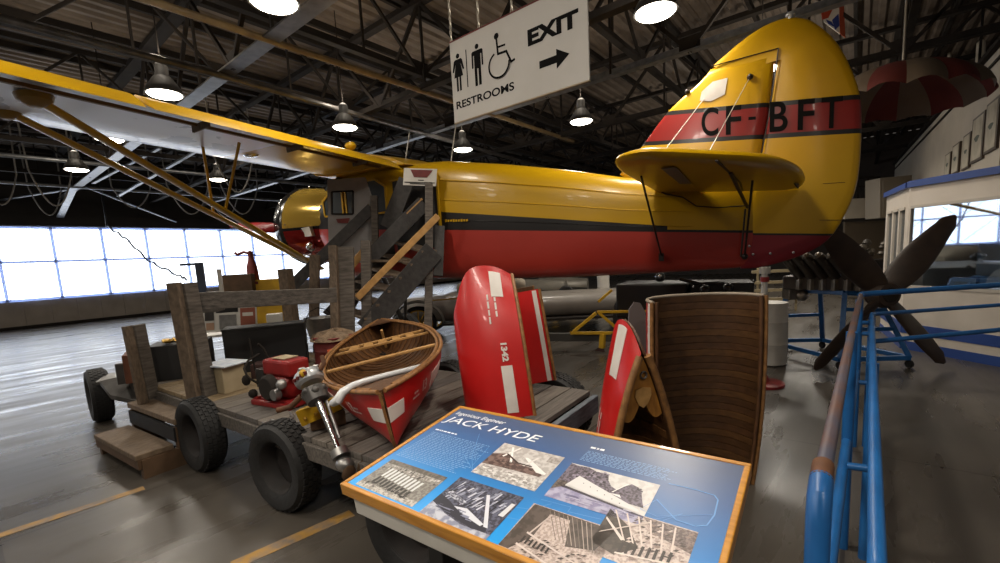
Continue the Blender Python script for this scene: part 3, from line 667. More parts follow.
for a in (.45, 1.35): MB().box((a, TL / 2, DK - .22), (.10, TL, .14)).obj('chassis_rail', M['steel_dark'], TR, local=True)
def wheel(c, ax, r, name='wheel', par=TR, w=.19):
    c = Vector(c); R_ = MB().lathe(c, ax, [(r * .58, -w * .36), (r * .70, -w * .5), (r * .92, -w * .5), (r * .985, -w * .36), (r, -w * .18), (r, w * .18), (r * .985, w * .36), (r * .92, w * .5), (r * .70, w * .5), (r * .58, w * .36)], 40, loop=True, caps=False)
    d, s, u = frame(ax)
    for i in range(40):
        a = 2 * math.pi * i / 40
        for off in (-.28, -.09, .1, .29):
            aa = a + off * .35; q = c + d * (w * off) + (s * math.cos(aa) + u * math.sin(aa)) * r * .997
            t = (s * -math.sin(aa) + u * math.cos(aa)); n_ = (s * math.cos(aa) + u * math.sin(aa))
            R_.beam(q - t * r * .055, q + t * r * .055, w * .15, .014, up=n_)
    o = R_.obj(name, M['rubber'], par, smooth=35)
    MB().lathe(c, ax, [(.02, -.05), (r * .22, -.05), (r * .26, -.045), (r * .5, -.05), (r * .56, w * .30), (r * .60, w * .40), (r * .60, -w * .40), (r * .52, -w * .2), (r * .3, -w * .12), (r * .12, -w * .2), (.02, -w * .2)], 28).obj('rim', M['rim'], o, smooth=40)
    return o
wheel((1.385, 3.235, .325), (-1, -.13, 0.02), .325); wheel((1.26, 4.55, .325), (-1, -.06, 0), .325)
wheel((1.02, 7.30, .325), (-1, .05, 0), .325, w=.2); wheel((1.44, 1.84, .325), (-.98, -.1, 0), .325)
for b_ in (.4, 1.7, 2.95, 5.6): wheel(tw(TW + .12, b_, .325), (1, .06, 0), .325)
for b_ in (.4, 1.7, 2.95, 5.6): MB().cyl(tw(.02, b_, .325), tw(TW + .05, b_, .325), .035, n=12).obj('axle', M['steel_dark'], TR, smooth=40)
MB().beam(tw(.9, 4.9, .4), tw(.9, 5.75, .36), .1, .12).obj('drawbar', M['steel_dark'], TR)
MB().prism([tw(.0, 4.45, .3), tw(-.20, 5.0, .38), tw(-.22, 5.25, .52), tw(.0, 5.1, .56), tw(.35, 4.98, .52), tw(.35, 4.7, .4)], (0, 0, .05)).prism([tw(.0, 5.0, .5), tw(-.25, 5.3, .53), tw(-.05, 5.6, .56), tw(.2, 5.3, .56)], (0, 0, .03)).obj('mudguard', M['steel_grey'], TR, smooth=40)
# timber stakes at the gate and the rail behind them (bolted to the wagon)
def board(p, q, w, h, name, m, par, up=(0, 0, 1), label=None): return MB().beam(p, q, w, h, up).obj(name, m, par, label, bevel=.006)
S1 = Vector((1.151, 5.712, 0.520)); S2 = Vector((1.413, 4.860, 0.560))
board(S1 + Vector((-.03, 0, -.1)), S1 + Vector((-.05, .06, .74)), .085, .05, 'stake', M['tan_wood'], TR, (0.4, -1, 0)); board(S1 + Vector((.062, .05, -.05)), S1 + Vector((.04, .08, .74)), .115, .07, 'stake', M['weathered'], TR, (0.5, -1, 0))
board(S2 + Vector((-.075, .0, -.1)), S2 + Vector((-.10, .03, 1.12)), .06, .12, 'stake', M['tan_wood'], TR, (0.5, -1, 0)); board(S2 + Vector((.035, .0, -.02)), S2 + Vector((.0, .03, 1.11)), .125, .12, 'stake', M['weathered'], TR, (0.3, -1, 0))
RA, RB = S2 + Vector((.05, .06, .93)), Vector((2.735, 4.571, 1.427))
board(RA, RB, .06, .165, 'guard_rail', M['weathered_h'], TR)
P3 = Vector((2.963, 6.128, 0.580))
board(P3, P3 + Vector((-.02, 0, 1.17)), .19, .13, 'stake', M['tan_wood'], TR, (.6, -.8, 0))

# loose two-step box stair beside the wagon
ST_ = thing('step_box', 'low brown plank two-step stair on the floor beside the wagon', 'steps', (1.11, 5.36, 0), TY + .03)
def stp(a, b, z): return WM[ST_.name] @ Vector((a, b, z))
stepw = mat('step_plank', '#77644f', .75, 0, '#564534', 4, (4, 16, 4), bump=.25)
MB().box((-.19, .0, .195), (.29, 1.08, .05)).obj('tread', stepw, ST_, bevel=.008, local=True); MB().box((.12, .0, .42), (.30, 1.15, .055)).obj('tread', stepw, ST_, bevel=.008, local=True)
for y_ in (-.54, .54): MB().prism([(-.30, y_ - .03, 0), (.25, y_ - .03, 0), (.25, y_ - .03, .37), (-.02, y_ - .03, .37), (-.02, y_ - .03, .17), (-.30, y_ - .03, .17)], (0, .06, 0)).obj('side_panel', M['brown_box'], ST_, local=True)
MB().box((-.31, 0, .13), (.03, 1.1, .08)).obj('riser', M['brown_box'], ST_, local=True); MB().box((-.02, 0, .30), (.03, 1.1, .13)).obj('riser', M['trunk'], ST_, local=True)

# ------------------------------------------------------------------ canoe surfaces
def canoe_fn(L, B, D, sheer, rake=.14, foot=.5, p=2.2, stempow=5):
    def stem(f):
        if f >= .5: return -rake * ((f - .5) / .5) ** 2
        return -foot * ((.5 - f) / .5) ** 2.8
    def P(t, ph):
        a = ph * math.pi / 2; f = 1 - abs(math.cos(a)) ** .85
        e = abs(t) ** p; bb = B * max(.0, 1 - e) + .012; d = D + sheer * abs(t) ** 3
        fine = 1 - .45 * abs(t) ** 2 * (1 - f)
        y = bb * math.copysign(abs(math.sin(a)) ** .82, ph) * fine
        x = t * L / 2 + (1 if t > 0 else -1) * abs(t) ** stempow * stem(f)
        return Vector((x, y, d * f + .04 * abs(t) ** 5 * (1 - f)))
    def N(t, ph):
        h = 1e-3; t1, t0 = min(1, t + h), max(-1, t - h)
        n = (P(t1, ph) - P(t0, ph)).cross(P(t, min(1, ph + h)) - P(t, max(-1, ph - h)))
        n = n.normalized() if n.length > 1e-12 else Vector((0, math.copysign(1, ph), 0))
        c = Vector((P(t, ph).x * .9, 0, D * 1.2)); 
        if n.dot(P(t, ph) - c) < 0: n = -n
        return n
    return P, N
class Hull:
    def __init__(self, root, basis, org, P, N, t0, t1):
        self.r, self.B, self.o, self.P, self.N, self.t0, self.t1 = root, basis, Vector(org), P, N, t0, t1
    def w(self, v): return self.o + self.B @ v
    def at(self, t, ph, off=0.0): return self.w(self.P(t, ph) + self.N(t, ph) * off)
    def shell(self, outer, inner, nu=40, nv=28, th=.012):
        def fn(u, v):
            t = self.t0 + (self.t1 - self.t0) * u; ph = -1 + 2 * v
            return self.w(self.P(t, ph)), self.B @ self.N(t, ph)
        return MB().shell(fn, nu, nv, th, 0, 1).obj('hull', [outer, inner], self.r, smooth=50)
    def rail(self, m, r=.016, name='gunwale', off=0.004, n=30, sides=(1, -1), tr=None):
        t0, t1 = tr or (self.t0, self.t1)
        for sg in sides:
            pts = [self.w(self.P(t0 + (t1 - t0) * i / n, sg) + Vector((0, sg * off, .004))) for i in range(n + 1)]
            MB().tube(pts, r, 8).obj(name, m, self.r, smooth=60)
    def ribs(self, m, n, par=None, name='rib', w=.05, th=.014, tr=None):
        t0, t1 = tr or (self.t0 + .03, self.t1 - .03)
        L = self.P(.1, 0).x / .1
        for i in range(n):
            tc = t0 + (t1 - t0) * i / max(1, n - 1); hw = w / 2 / abs(L)
            def fn(u, v):
                t = tc - hw + 2 * hw * u; ph = -.97 + 1.94 * v
                nn = self.N(t, ph); return self.w(self.P(t, ph) - nn * .012), self.B @ -nn
            MB().shell(fn, 1, 20, -th).obj(name, m, par or self.r, smooth=40)
    def patch(self, ta, tb, pa, pb, m, name='white_band', off=.003, label=None, nu=8, nv=6):
        def fn(u, v):
            t = ta + (tb - ta) * u; ph = pa + (pb - pa) * v; n_ = self.N(t, ph)
            return self.w(self.P(t, ph) + n_ * off), self.B @ n_
        MB().shell(fn, nu, nv, .004).obj(name, m, self.r, label, smooth=50)
    def write(self, s, t0, ph0, w, h, m, ux=(1, 0), uy=(0, 1), name='lettering', off=.006, label=None, bold=.02, dashes=None):
        """ux, uy: what one unit of the text's own x and y does to (distance along the hull, distance up the side)"""
        L = self.P(.1, 0).x / .1
        if dashes:
            vs, fs = [], []
            for x0, x1, y0, y1 in dashes:
                k0 = len(vs); vs += [Vector((x0, y0, 0)), Vector((x1, y0, 0)), Vector((x1, y1, 0)), Vector((x0, y1, 0))]; fs.append((k0, k0 + 1, k0 + 2, k0 + 3))
        else: vs, fs = text_fit(s, w, h, bold=bold)
        arc = (self.P(t0, ph0 + .02) - self.P(t0, ph0 - .02)).length / .04
        out = []
        for v in vs:
            x = v.x * ux[0] + v.y * uy[0]; y = v.x * ux[1] + v.y * uy[1]
            out.append(self.at(t0 + x / L, ph0 + y / arc, off))
        MB().add(out, fs).obj(name, m, self.r, label, fix=False)
def basis(x, z):
    x = Vector(x).normalized(); z = Vector(z); z = (z - x * x.dot(z)).normalized(); y = z.cross(x)
    return Matrix((x, y, z)).transposed()

# ------------------------------------------------------------------ the canoe lying on the deck
near, far = Vector((1.765, 2.285, DK)), Vector((3.80, 5.06, DK))
CAN = thing('canoe', 'red canoe with wooden interior and white bands lying on the wagon deck', 'canoe', tuple((near + far) / 2))
Pc, Nc = canoe_fn((far - near).length, .52, .36, .06, rake=-.0, foot=.05, p=2.35)
d_ = far - near
roll = Vector((-.8, .6, 0)) * .15            # heeled over onto its left bilge
H1 = Hull(CAN, basis((d_.x, d_.y, 0), Vector((0, 0, 1)) + roll), (near + far) / 2, Pc, Nc, -1, 1)
H1.o += Vector((-.225, -.205, 0)); H1.o.z += DK + .004 - min(H1.w(Pc(i / 20, j / 20)).z for i in range(-20, 21) for j in range(-20, 21))
H1.shell(M['canoe_red'], M['canoe_wood'], 60, 30)
H1.ribs(M['rib_wood'], 26, w=.045, th=.008, tr=(-.86, .86))
H1.rail(M['gunwale'], .015, 'gunwale', off=.008, n=44)
H1.rail(M['gunwale'], .014, 'inwale', off=-.03, n=44, tr=(-.93, .93))
for t0_, t1_ in ((-1, -.80), (1, .84)):       # end decks
    pl_ = [H1.w(Pc(t0_ + (t1_ - t0_) * i / 6, 1) + Vector((0, -.005, .0))) for i in range(7)] + [H1.w(Pc(t0_ + (t1_ - t0_) * i / 6, -1) + Vector((0, .005, .0))) for i in range(6, -1, -1)]
    MB().prism(pl_, (0, 0, .012)).obj('end_deck', M['canoe_wood'], CAN)
def thwart(t, w, m=M['ash'], name='thwart', dz=-.02):
    a, b = H1.w(Pc(t, 1) + Vector((0, -.01, dz))), H1.w(Pc(t, -1) + Vector((0, .01, dz))); return MB().beam(a, b, w, .02).obj(name, m, CAN, bevel=.004)
thwart(-.22, .06)
a_ = MB()
for t in (.26, .38): a_.beam(H1.w(Pc(t, 1) + Vector((0, -.01, -.04))), H1.w(Pc(t, -1) + Vector((0, .01, -.04))), .045, .022)
for f in (.2, .35, .5, .65, .8): a_.beam(H1.w(Pc(.26, 1).lerp(Pc(.26, -1), f) + Vector((0, 0, -.04))), H1.w(Pc(.38, 1).lerp(Pc(.38, -1), f) + Vector((0, 0, -.04))), .09, .016)
a_.obj('seat', M['ash'], CAN, bevel=.003)
MB().cyl(H1.w(Pc(.72, 1).lerp(Pc(.72, -1), .5) + Vector((0, 0, -.03))), H1.w(Pc(.80, 0) + Vector((0, 0, .1))), .018, n=8).obj('stem_brace', M['ash'], CAN)
# stem strip, white bands, markings
MB().tube([H1.w(Pc(-1, -.999 + .0 if False else q) * 1.0 + Vector((-.006, 0, 0))) for q in (.999, .8, .6, .45, .3, .15, .03)], .009, 8).obj('stem_strip', M['gunwale'], CAN, smooth=60)
for sg in (-1, 1):
    H1.patch(-1.0, -.90, sg * .70, sg * .86, M['canoe_white']); H1.patch(-.62, -.42, sg * .70, sg * .88, M['canoe_white'])
    H1.write('13', -.735, sg * .76, .07, .075, M['canoe_white'], (1, 0) if sg < 0 else (-1, 0), (0, sg * 1.0), label='small white number')
    H1.write('', -.82, sg * .76, .1, .06, M['canoe_white'], (1, 0), (0, sg * 1.0), label='small white lettering', dashes=[(0, .025, .03, .042), (.03, .06, .03, .042), (-.02, .02, 0, .012), (.028, .05, 0, .012), (.056, .08, 0, .012)])

# ------------------------------------------------------------------ canoe sections standing on end
UPV = (0, 0, 1)
def section(name, label, org, zdir, L, B, D, sheer, t0, t1, cut='canoe sections standing on end', rake=.14, foot=.5, p=2.4, lean=(0, 0, 1)):
    # the cut at t0 stands on the ground, the hull's length points up
    P, N = canoe_fn(L, B, D, sheer, rake, foot, p)
    r = thing(name, label, 'canoe section', tuple(org), 0, cut)
    bs = basis(lean, zdir)
    H = Hull(r, bs, Vector(org) - bs @ Vector((P(t0, 1).x, 0, 0)), P, N, t0, t1)
    return r, H
# bow piece marked 1342
r, H = section('canoe_section', 'red rounded canoe bow section numbered 1342 standing on the wagon', (2.43, 2.36, DK), (.66, -.75, 0), 2.9, .36, .50, .0, .245, 1.0, rake=.10, foot=.30, p=2.6, lean=(-.055, .067, 1))
H.shell(M['canoe_red'], M['canoe_wood']); H.rail(M['gunwale'], .013, n=24)
SID = 1      # side facing the camera is local +y or -y, found below
SID = 1 if (H.at(.5, .8) - Vector((0, 0, 1.75))).length < (H.at(.5, -.8) - Vector((0, 0, 1.75))).length else -1
H.patch(.27, .50, SID * .80, SID * .90, M['canoe_white']); H.patch(.84, .97, SID * .80, SID * .91, M['canoe_white'])
H.write('1342', .61, SID * .825, .13, .044, M['canoe_white'], (-1, 0), (0, SID), label='white number 1342', bold=.045)
H.write('', .85, SID * .75, 0, 0, M['canoe_white'], (-1, 0), (0, SID), label='small white lettering', dashes=[(.02, .05, .05, .062), (.06, .11, .05, .062), (.12, .16, .05, .062), (0, .04, 0, .012), (.05, .10, 0, .012), (.11, .15, 0, .012), (.16, .21, 0, .012)])
# shorter red piece behind it
r, H = section('canoe_section', 'short plain red canoe section standing behind the piece numbered 1342', (3.06, 2.62, DK), (.66, -.75, 0), 3.4, .24, .56, .0, -.10, .38, lean=(-.08, .10, 1))
H.shell(M['canoe_red'], M['canoe_wood']); H.rail(M['gunwale'], .013, n=16)
SID = 1 if H.at(.1, .8).length < H.at(.1, -.8).length else -1
H.patch(-.098, .376, SID * .95, SID * .982, M['canoe_white'], label='thin white band along the edge')
# bow end standing open towards the camera, with its wooden deck
r, H = section('canoe_section', 'pointed red canoe bow standing on floor with open wooden inside showing', (2.59, 1.25, 0.0), (-.53, -.85, 0), 3.9, .36, .40, .0, .31, 1.0, rake=.17, foot=.42, p=1.7, lean=(-.0, .0, 1))
H.shell(M['canoe_red'], M['canoe_wood'], 44, 30); H.rail(M['gunwale'], .022, n=26, tr=(.31, .985))
H.rail(M['canoe_wood'], .006, 'inwale', off=-.016, n=20, tr=(.31, .93)); H.ribs(M['rib_wood'], 8, w=.05, th=.008, tr=(.34, .78))
P = H.P
pts = []
tt = [.985, .94, .89, .84, .79, .74]
L_ = [P(t, 1) + Vector((0, -.022, -.012)) for t in tt]; R_ = [P(t, -1) + Vector((0, .022, -.012)) for t in tt]
notch = []
w_ = L_[-1].y; xx = L_[-1].x
for k_ in range(1, 20):
    f = k_ / 20; yv = w_ * (1 - 2 * f); notch.append(Vector((xx - .03 * math.sin(math.pi * min(1, min(f, 1 - f) * 2.2)) + .12 * (1 - abs(1 - 2 * f)) ** 2.2, yv, L_[-1].z)))
poly = [H.w(v) for v in L_ + notch + list(reversed(R_))]
MB().prism(poly, H.B @ Vector((0, 0, -.02))).obj('end_deck', M['cherry'], r, label='varnished wooden end deck with heart-shaped cutout')
c_ = P(.865, 0); hz = L_[3].z + .004
leaf = [H.w(Vector((P(.83, 1).x + dx, dy, hz))) for dx, dy in ((.02, -.05), (.03, 0), (.02, .05), (-.02, .055), (-.07, .03), (-.09, 0), (-.07, -.03), (-.02, -.055))]
MB().prism(leaf, H.B @ Vector((0, 0, .006))).obj('deck_inlay', M['ash'], r, label='pale leaf-shaped inlay')
MB().tube([H.w(Vector((P(.90, 1).x + .02 * math.cos(a), .02 * math.sin(a), hz + .01))) for a in [2 * math.pi * i / 14 for i in range(14)]], .005, 6, loop=True).obj('ring_bolt', M['steel_grey'], r, smooth=60)
SID = 1 if H.at(.7, .6).length < H.at(.7, -.6).length else -1
SL = -1 if (H.at(.8, .8) - H.at(.8, -.8)).dot(Vector((.628, -.778, 0))) > 0 else 1
H.patch(.83, .985, SL * .66, SL * .83, M['canoe_white'])
H.write('', .72, SL * .66, 0, 0, M['canoe_white'], (-1, 0), (0, -SL), label='small white lettering', dashes=[(.0, .05, .04, .052), (.06, .12, .04, .052), (.02, .06, 0, .012), (.07, .15, 0, .012), (.16, .20, .0, .03), (.21, .25, 0, .03)])
# big middle section, ribs towards the camera
mid_org = Vector((3.53, 1.03, 0))
r, H = section('canoe_section', 'tall brown canoe middle section standing on floor with ribbed wooden inside showing', tuple(mid_org), (-.72, -.69, 0), 4.4, .40, .36, .02, -.50, .13, rake=0, foot=0, p=2.3, lean=(-.0, .0, 1))
H.shell(M['canoe_red'], M['canoe_wood'], 30, 36); H.rail(M['gunwale'], .014, n=20); H.rail(M['canoe_wood'], .014, 'inwale', off=-.03, n=20)
ribm = [mat('mid_rib_%d' % i, c, .42, 0, c2, 5, (3, 3, 9)) for i, (c, c2) in enumerate((('#4d331f', '#392515'), ('#553a20', '#402a17'), ('#472f1a', '#352213')))]
for i in range(26):
    tc = -.485 + .60 * i / 25
    H.ribs(ribm[(i * 5) % 3], 1, w=.049, th=.006, tr=(tc, tc))
for tt_ in (-.50, .13):
    MB().tube([H.at(tt_, -1 + 2 * i / 30, -.006) for i in range(31)], .012, 8).obj('end_rim', mat('pale_rim', '#8d8172', .6) if tt_ < 0 else bpy.data.materials['pale_rim'], r, smooth=60)
SL = -1 if (H.at(0, .8) - H.at(0, -.8)).dot(Vector((.628, -.778, 0))) > 0 else 1
H.patch(-.18, .125, SL * .90, SL * .965, M['canoe_white'], label='white band on the outside edge')
BL = [Vector(q) for q in ((3.658, 1.440, 0.076), (3.691, 1.398, 0.073), (3.704, 1.382, 1.018), (3.695, 1.393, 1.219), (3.669, 1.426, 1.299), (3.637, 1.465, 1.310), (3.609, 1.499, 1.252), (3.602, 1.509, 1.071), (3.622, 1.483, 0.938), (3.654, 1.444, 0.891))]
tag(MB().rings([[q + Vector((0.778, .628, 0)) * dd for q in BL] for dd in (-.012, .012)]).obj('paddle', mat('grey_blade', '#57504e', .5), smooth=40), 'dull grey paddle blade sticking up between the two standing canoe sections', 'paddle')

# ================================================================== boarding stair up to the cabin door
BS = thing('boarding_stair', 'weathered timber stair with handrails rising to the plane cabin door', 'stairs', (4.061, 6.209, 0.580))
def bd(p, q, w, h, name, m, up=(0, 0, 1), label=None): return MB().beam(p, q, w, h, up).obj(name, m, BS, label, bevel=.006)
bd((3.509, 5.205, 0.862), (4.383, 4.679, 1.902), .05, .30, 'stringer', M['dark_board']); bd((3.693, 6.410, 0.950), (4.676, 5.670, 2.106), .05, .28, 'stringer', M['dark_board'])
for i in range(6):
    f = (i + .6) / 6
    a = Vector((3.509, 5.205, 0.862)).lerp(Vector((4.383, 4.679, 1.902)), f); c = Vector((3.693, 6.410, 0.950)).lerp(Vector((4.676, 5.670, 2.106)), f)
    MB().beam(a + Vector((0, 0, .05)), c + Vector((0, 0, .05)), .24, .035).obj('tread', M['tan_wood'], BS, bevel=.005)
bd((3.400, 5.180, 1.314), (4.370, 4.536, 2.361), .045, .09, 'handrail', M['new_wood'], label='new yellow pine handrail')
bd((3.859, 5.567, 1.786), (4.564, 5.013, 2.604), .05, .22, 'handrail', M['dark_board']); bd((3.858, 5.600, 1.889), (4.561, 5.047, 2.665), .10, .03, 'rail_cap', M['new_wood'])
bd((3.209, 6.530, 1.493), (4.200, 5.781, 2.597), .05, .16, 'handrail', M['dark_board'])
bd((3.555, 5.625, 1.660), (3.790, 5.493, 1.943), .05, .10, 'brace', M['new_wood'])
bd((3.216, 5.329, 2.012), (3.028, 5.163, 0.839), .10, .10, 'post', M['tan_wood'], (1, 1, 0)); bd((3.378, 5.288, 1.994), (3.172, 5.144, 0.815), .20, .06, 'post', M['weathered'], (1, 1, 0))
bd((3.697, 5.290, 2.071), (3.517, 5.194, 0.861), .13, .09, 'post', M['weathered'], (1, 1, 0)); bd((4.554, 4.865, 2.869), (4.353, 4.796, 1.480), .11, .11, 'post', M['weathered'], (1, 1, 0))
bd((4.627, 4.776, 2.250), (4.437, 4.692, 1.530), .14, .05, 'post', M['dark_board'], (1, 1, 0)); bd((3.401, 6.134, 1.927), (3.268, 6.140, 0.845), .13, .09, 'post', M['tan_wood'], (1, 1, 0))
bd((4.229, 5.745, 2.773), (4.132, 5.706, 1.780), .10, .08, 'post', M['weathered'], (1, 1, 0)); bd((4.456, 5.226, 2.955), (4.242, 5.490, 2.274), .05, .24, 'door_ramp_board', M['dark_board'])
bd((4.353, 4.796, 1.480), (4.243, 4.774, 0.768), .11, .11, 'post', M['weathered'], (1, 1, 0))
bd((3.461, 5.422, 1.415), (3.885, 5.376, 1.376), .06, .03, 'cross_slat', M['tan_wood']); bd((3.914, 5.498, 1.796), (4.249, 4.925, 1.761), .06, .04, 'cross_slat', M['tan_wood']); bd((3.783, 5.343, 1.598), (4.113, 5.093, 1.573), .05, .03, 'cross_slat', M['tan_wood'])
# grey guard sheet with a window hole
g0, g1, g2, g3, g4 = [Vector(q) for q in ((3.854, 6.369, 3.064), (4.220, 5.915, 3.078), (4.284, 5.836, 2.668), (4.254, 5.874, 1.781), (3.791, 6.447, 1.789))]
w0, w1, w2, w3 = [Vector(q) for q in ((3.890, 6.324, 2.882), (4.093, 6.073, 2.879), (4.072, 6.099, 2.534), (3.869, 6.350, 2.552))]
dd = Vector((.778, .628, 0)) * .04
gm = mat('grey_sheet', '#918d8c', .6, 0, '#7d7978', 4)
t = MB()
for q in ([g0, g1, w1, w0], [g1, g2, g3, w2, w1], [g3, g4, w3, w2], [g4, g0, w0, w3]): t.prism(q, dd)
t.obj('guard_sheet', gm, BS, label='grey sheet with a square window hole')
t = MB()
for a, c in ((w0, w1), (w1, w2), (w2, w3), (w3, w0)): t.beam(a - dd * .2, c - dd * .2, .03, .02)
t.obj('window_rim', M['steel_dark'], BS)
MB().prism([Vector((3.892, 6.290, 2.471)), Vector((4.028, 6.122, 2.474)), Vector((4.004, 6.151, 2.400)), Vector((3.907, 6.271, 2.409))], -dd * .1).obj('red_mark', M['dull_red'], BS, label='small red mark')

# ================================================================== things standing on the wagon
def boxthing(name, label, cat, c, s, rz, m, lidm=None, bevel=.008):
    t = thing(name, label, cat, c, rz); MB().box((0, 0, s[2] / 2), s).obj('body', m, t, bevel=bevel, local=True)
    if lidm: MB().box((0, 0, s[2] + .01), (s[0] + .015, s[1] + .015, .03)).obj('lid', lidm, t, bevel=.006, local=True)
    return t
# cream box with printed sheet
t = boxthing('storage_box', 'small cream box under a printed sheet beside red pump', 'box', (1.633, 4.855, 0.580), (.22, .26, .27), TY + .1, M['cream'])
tag(MB().box((0, 0, .006), (.30, .36, .012), 0).obj('printed_sheet', M['paper']), 'pale blue printed sheet lying on the small cream box', 'sheet')
sh = bpy.data.objects['printed_sheet']; sh.location = Vector(t.location) + Vector((.0, .0, .270)); sh.rotation_euler = (0, 0, TY + .25)

# red engine pump
PU = thing('engine_pump', 'red petrol engine pump with box tank on the wagon deck', 'pump', (1.74, 3.90, DK), TY + .12); PU.scale = (.86, .86, .92)
rp = M['red_paint']
t = MB(); 
for a in (-.15, .15): t.beam((a, -.30, .025), (a, .30, .025), .05, .05); 
t.beam((-.15, -.27, .04), (.15, -.27, .04), .06, .06).beam((-.15, .27, .04), (.15, .27, .04), .06, .06); t.box((0, 0, .05), (.26, .4, .03)); t.obj('base_frame', rp, PU, bevel=.01, local=True)
MB().box((.02, -.05, .36), (.24, .42, .15)).obj('fuel_tank', rp, PU, bevel=.025, local=True); MB().box((.02, -.05, .445), (.16, .2, .006)).obj('tank_label', M['cream'], PU, local=True)
t = MB().lathe((0, -.05, .18), (0, 1, 0), [(.10, -.14), (.125, -.1), (.125, .06), (.09, .12)], 20).box((0, .04, .22), (.16, .2, .16)); t.obj('crankcase', rp, PU, smooth=40, bevel=.008, local=True)
t = MB()
for i in range(6): t.box((.0, .18 + .022 * i, .24), (.18, .01, .18))
t.obj('cylinder_fin', M['steel_grey'], PU, local=True)
MB().lathe((-.16, -.02, .19), (1, 0, 0), [(.02, -.05), (.10, -.05), (.125, -.02), (.125, .02), (.09, .05), (.02, .06)], 24).obj('flywheel', M['steel_dark'], PU, smooth=40, local=True)
MB().lathe((-.20, -.16, .15), (1, 0, 0), [(.02, -.03), (.05, -.03), (.055, .03), (.02, .05)], 16).ball((-.17, -.22, .24), .05, 10).obj('carburettor', M['alu'], PU, smooth=50, local=True)
t = MB().tube([(-.12, .22, .2), (-.2, .26, .28), (-.2, .30, .36), (-.12, .34, .42), (0, .33, .46)], .011, 8).tube([(.08, .3, .38), (.05, .33, .5), (.0, .33, .56)], .012, 8); t.ball((-.18, .32, .24), .045, 10, sc=(1, .8, 1.2)).ball((-.14, .30, .10), .045, 10)
t.obj('intake_pipe', M['steel_dark'], PU, smooth=50, local=True)
MB().tube([(.1, -.3, .12), (.1, -.36, .14), (.06, -.40, .13)], .03, 10).lathe((.02, -.3, .2), (0, 1, 0), [(.02, -.04), (.06, -.04), (.06, .04), (.02, .04)], 14).obj('pump_outlet', M['brown_box'], PU, smooth=50, local=True)
MB().cyl((-.05, .36, .3), (-.06, .38, .62), .008, n=6).obj('aerial_rod', M['steel_dark'], PU, local=True)

# outboard motor clamped on a yellow board
OB = thing('outboard_motor', 'silver outboard motor with long shaft hung over the wagon edge', 'outboard motor', (1.733, 3.312, 0.700))
hd = Vector((1.472, 2.902, 1.000)); ft = Vector((1.408, 2.437, 0.500)); ax = (hd - ft).normalized()
k0 = hd
MB().lathe(k0, ax, [(.02, -.05), (.07, -.05), (.09, -.035), (.098, -.01), (.098, .02), (.088, .035), (.074, .042), (.03, .046), (.01, .046)], 26).obj('powerhead_cover', M['silver'], OB, smooth=35)
d_, s_, u_ = frame(ax)
t = MB()
for a in (-.045, .045): t.beam(k0 + s_ * a - u_ * .07 + ax * .046, k0 + s_ * a + u_ * .07 + ax * .046, .045, .02)
t.obj('cover_ridge', M['alu'], OB, bevel=.008)
for a in (2.2, 5.6): MB().ball(k0 + (s_ * math.cos(a) + u_ * math.sin(a)) * .092 - ax * .0, .026, 10, sc=(1, 1, 1.2)).obj('yellow_badge', M['yellow'], OB, smooth=60, label='yellow badge')
view = Vector((-.778, -.628, 0)); fx = (view - ax * view.dot(ax)).normalized()
sdir = ax.cross(fx)
t = MB()
for i in range(4): t.box(k0 + fx * .098 + sdir * (.03 * (i - 1.5)) - ax * .01, (.018, .018, .022), .4)
t.obj('lettering_band', M['dull_red'], OB, label='dark red lettering band')
t = MB()
for i in range(7):
    a = i * .9; t.ball(k0 - ax * (.11 + .012 * (i % 3)) + (s_ * math.cos(a) + u_ * math.sin(a)) * .062, .03, 8)
t.lathe(k0 - ax * .14, ax, [(.02, -.05), (.07, -.05), (.085, .04), (.02, .05)], 18); t.obj('motor_block', M['steel_grey'], OB, smooth=50)
MB().tube([k0 - ax * .14, k0 - ax * .32, ft + ax * .12], [.03, .018, .016], 14).obj('drive_shaft', M['chrome'], OB, smooth=50)
MB().tube([k0 - ax * .2 + s_ * .05, ft + ax * .2 + s_ * .035], .012, 8).obj('water_tube', M['alu'], OB, smooth=50)
MB().ball(ft + ax * .03, .05, 12, sc=(1, 1.3, .9)).lathe(ft + ax * .11, ax, [(.02, -.03), (.055, -.03), (.055, .02), (.02, .03)], 16).obj('gear_case', M['alu'], OB, smooth=50)
t = MB()
for i in range(3):
    a = 2.1 * i + .5; c = ft + Vector((0.02, -.08, -.03)) + Vector((math.cos(a) * .06, 0, math.sin(a) * .06)); t.ball(c, .05, 8, sc=(1, .25, 1))
t.obj('propeller', M['brown_box'], OB, smooth=50)
MB().tube([k0 - ax * .08 - sdir * .1, k0 - ax * .10 - sdir * .2, k0 - ax * .06 - sdir * .3], .02, 8).obj('exhaust_elbow', M['rust'], OB, smooth=50)
MB().tube([k0 + sdir * .10, k0 + sdir * .14 + ax * .02, k0 + sdir * .15 + ax * .08], .016, 8).obj('fuel_cap_arm', M['rust'], OB, smooth=50)
b4 = [Vector(q) for q in ((1.373, 2.950, 0.780), (1.707, 2.936, 0.800), (1.714, 2.926, 0.700), (1.410, 2.953, 0.660))]
yb = thing('motor_mount_board', 'chipped yellow board behind the outboard motor shaft', 'board', tuple(b4[3]))
MB().prism(b4, (.05, .04, .0)).obj('board', M['yellow'], yb, bevel=.004)
MB().box((b4[2] + b4[3]) / 2 + Vector((.06, .05, -.04)), (.24, .08, .10), -.4).obj('block', M['brown_box'], yb)
for f in (.1, .35, .55): MB().ball(b4[3].lerp(b4[2], f) + Vector((-.005, -.005, .05)), .014, 8).obj('bolt', M['gold'], yb)
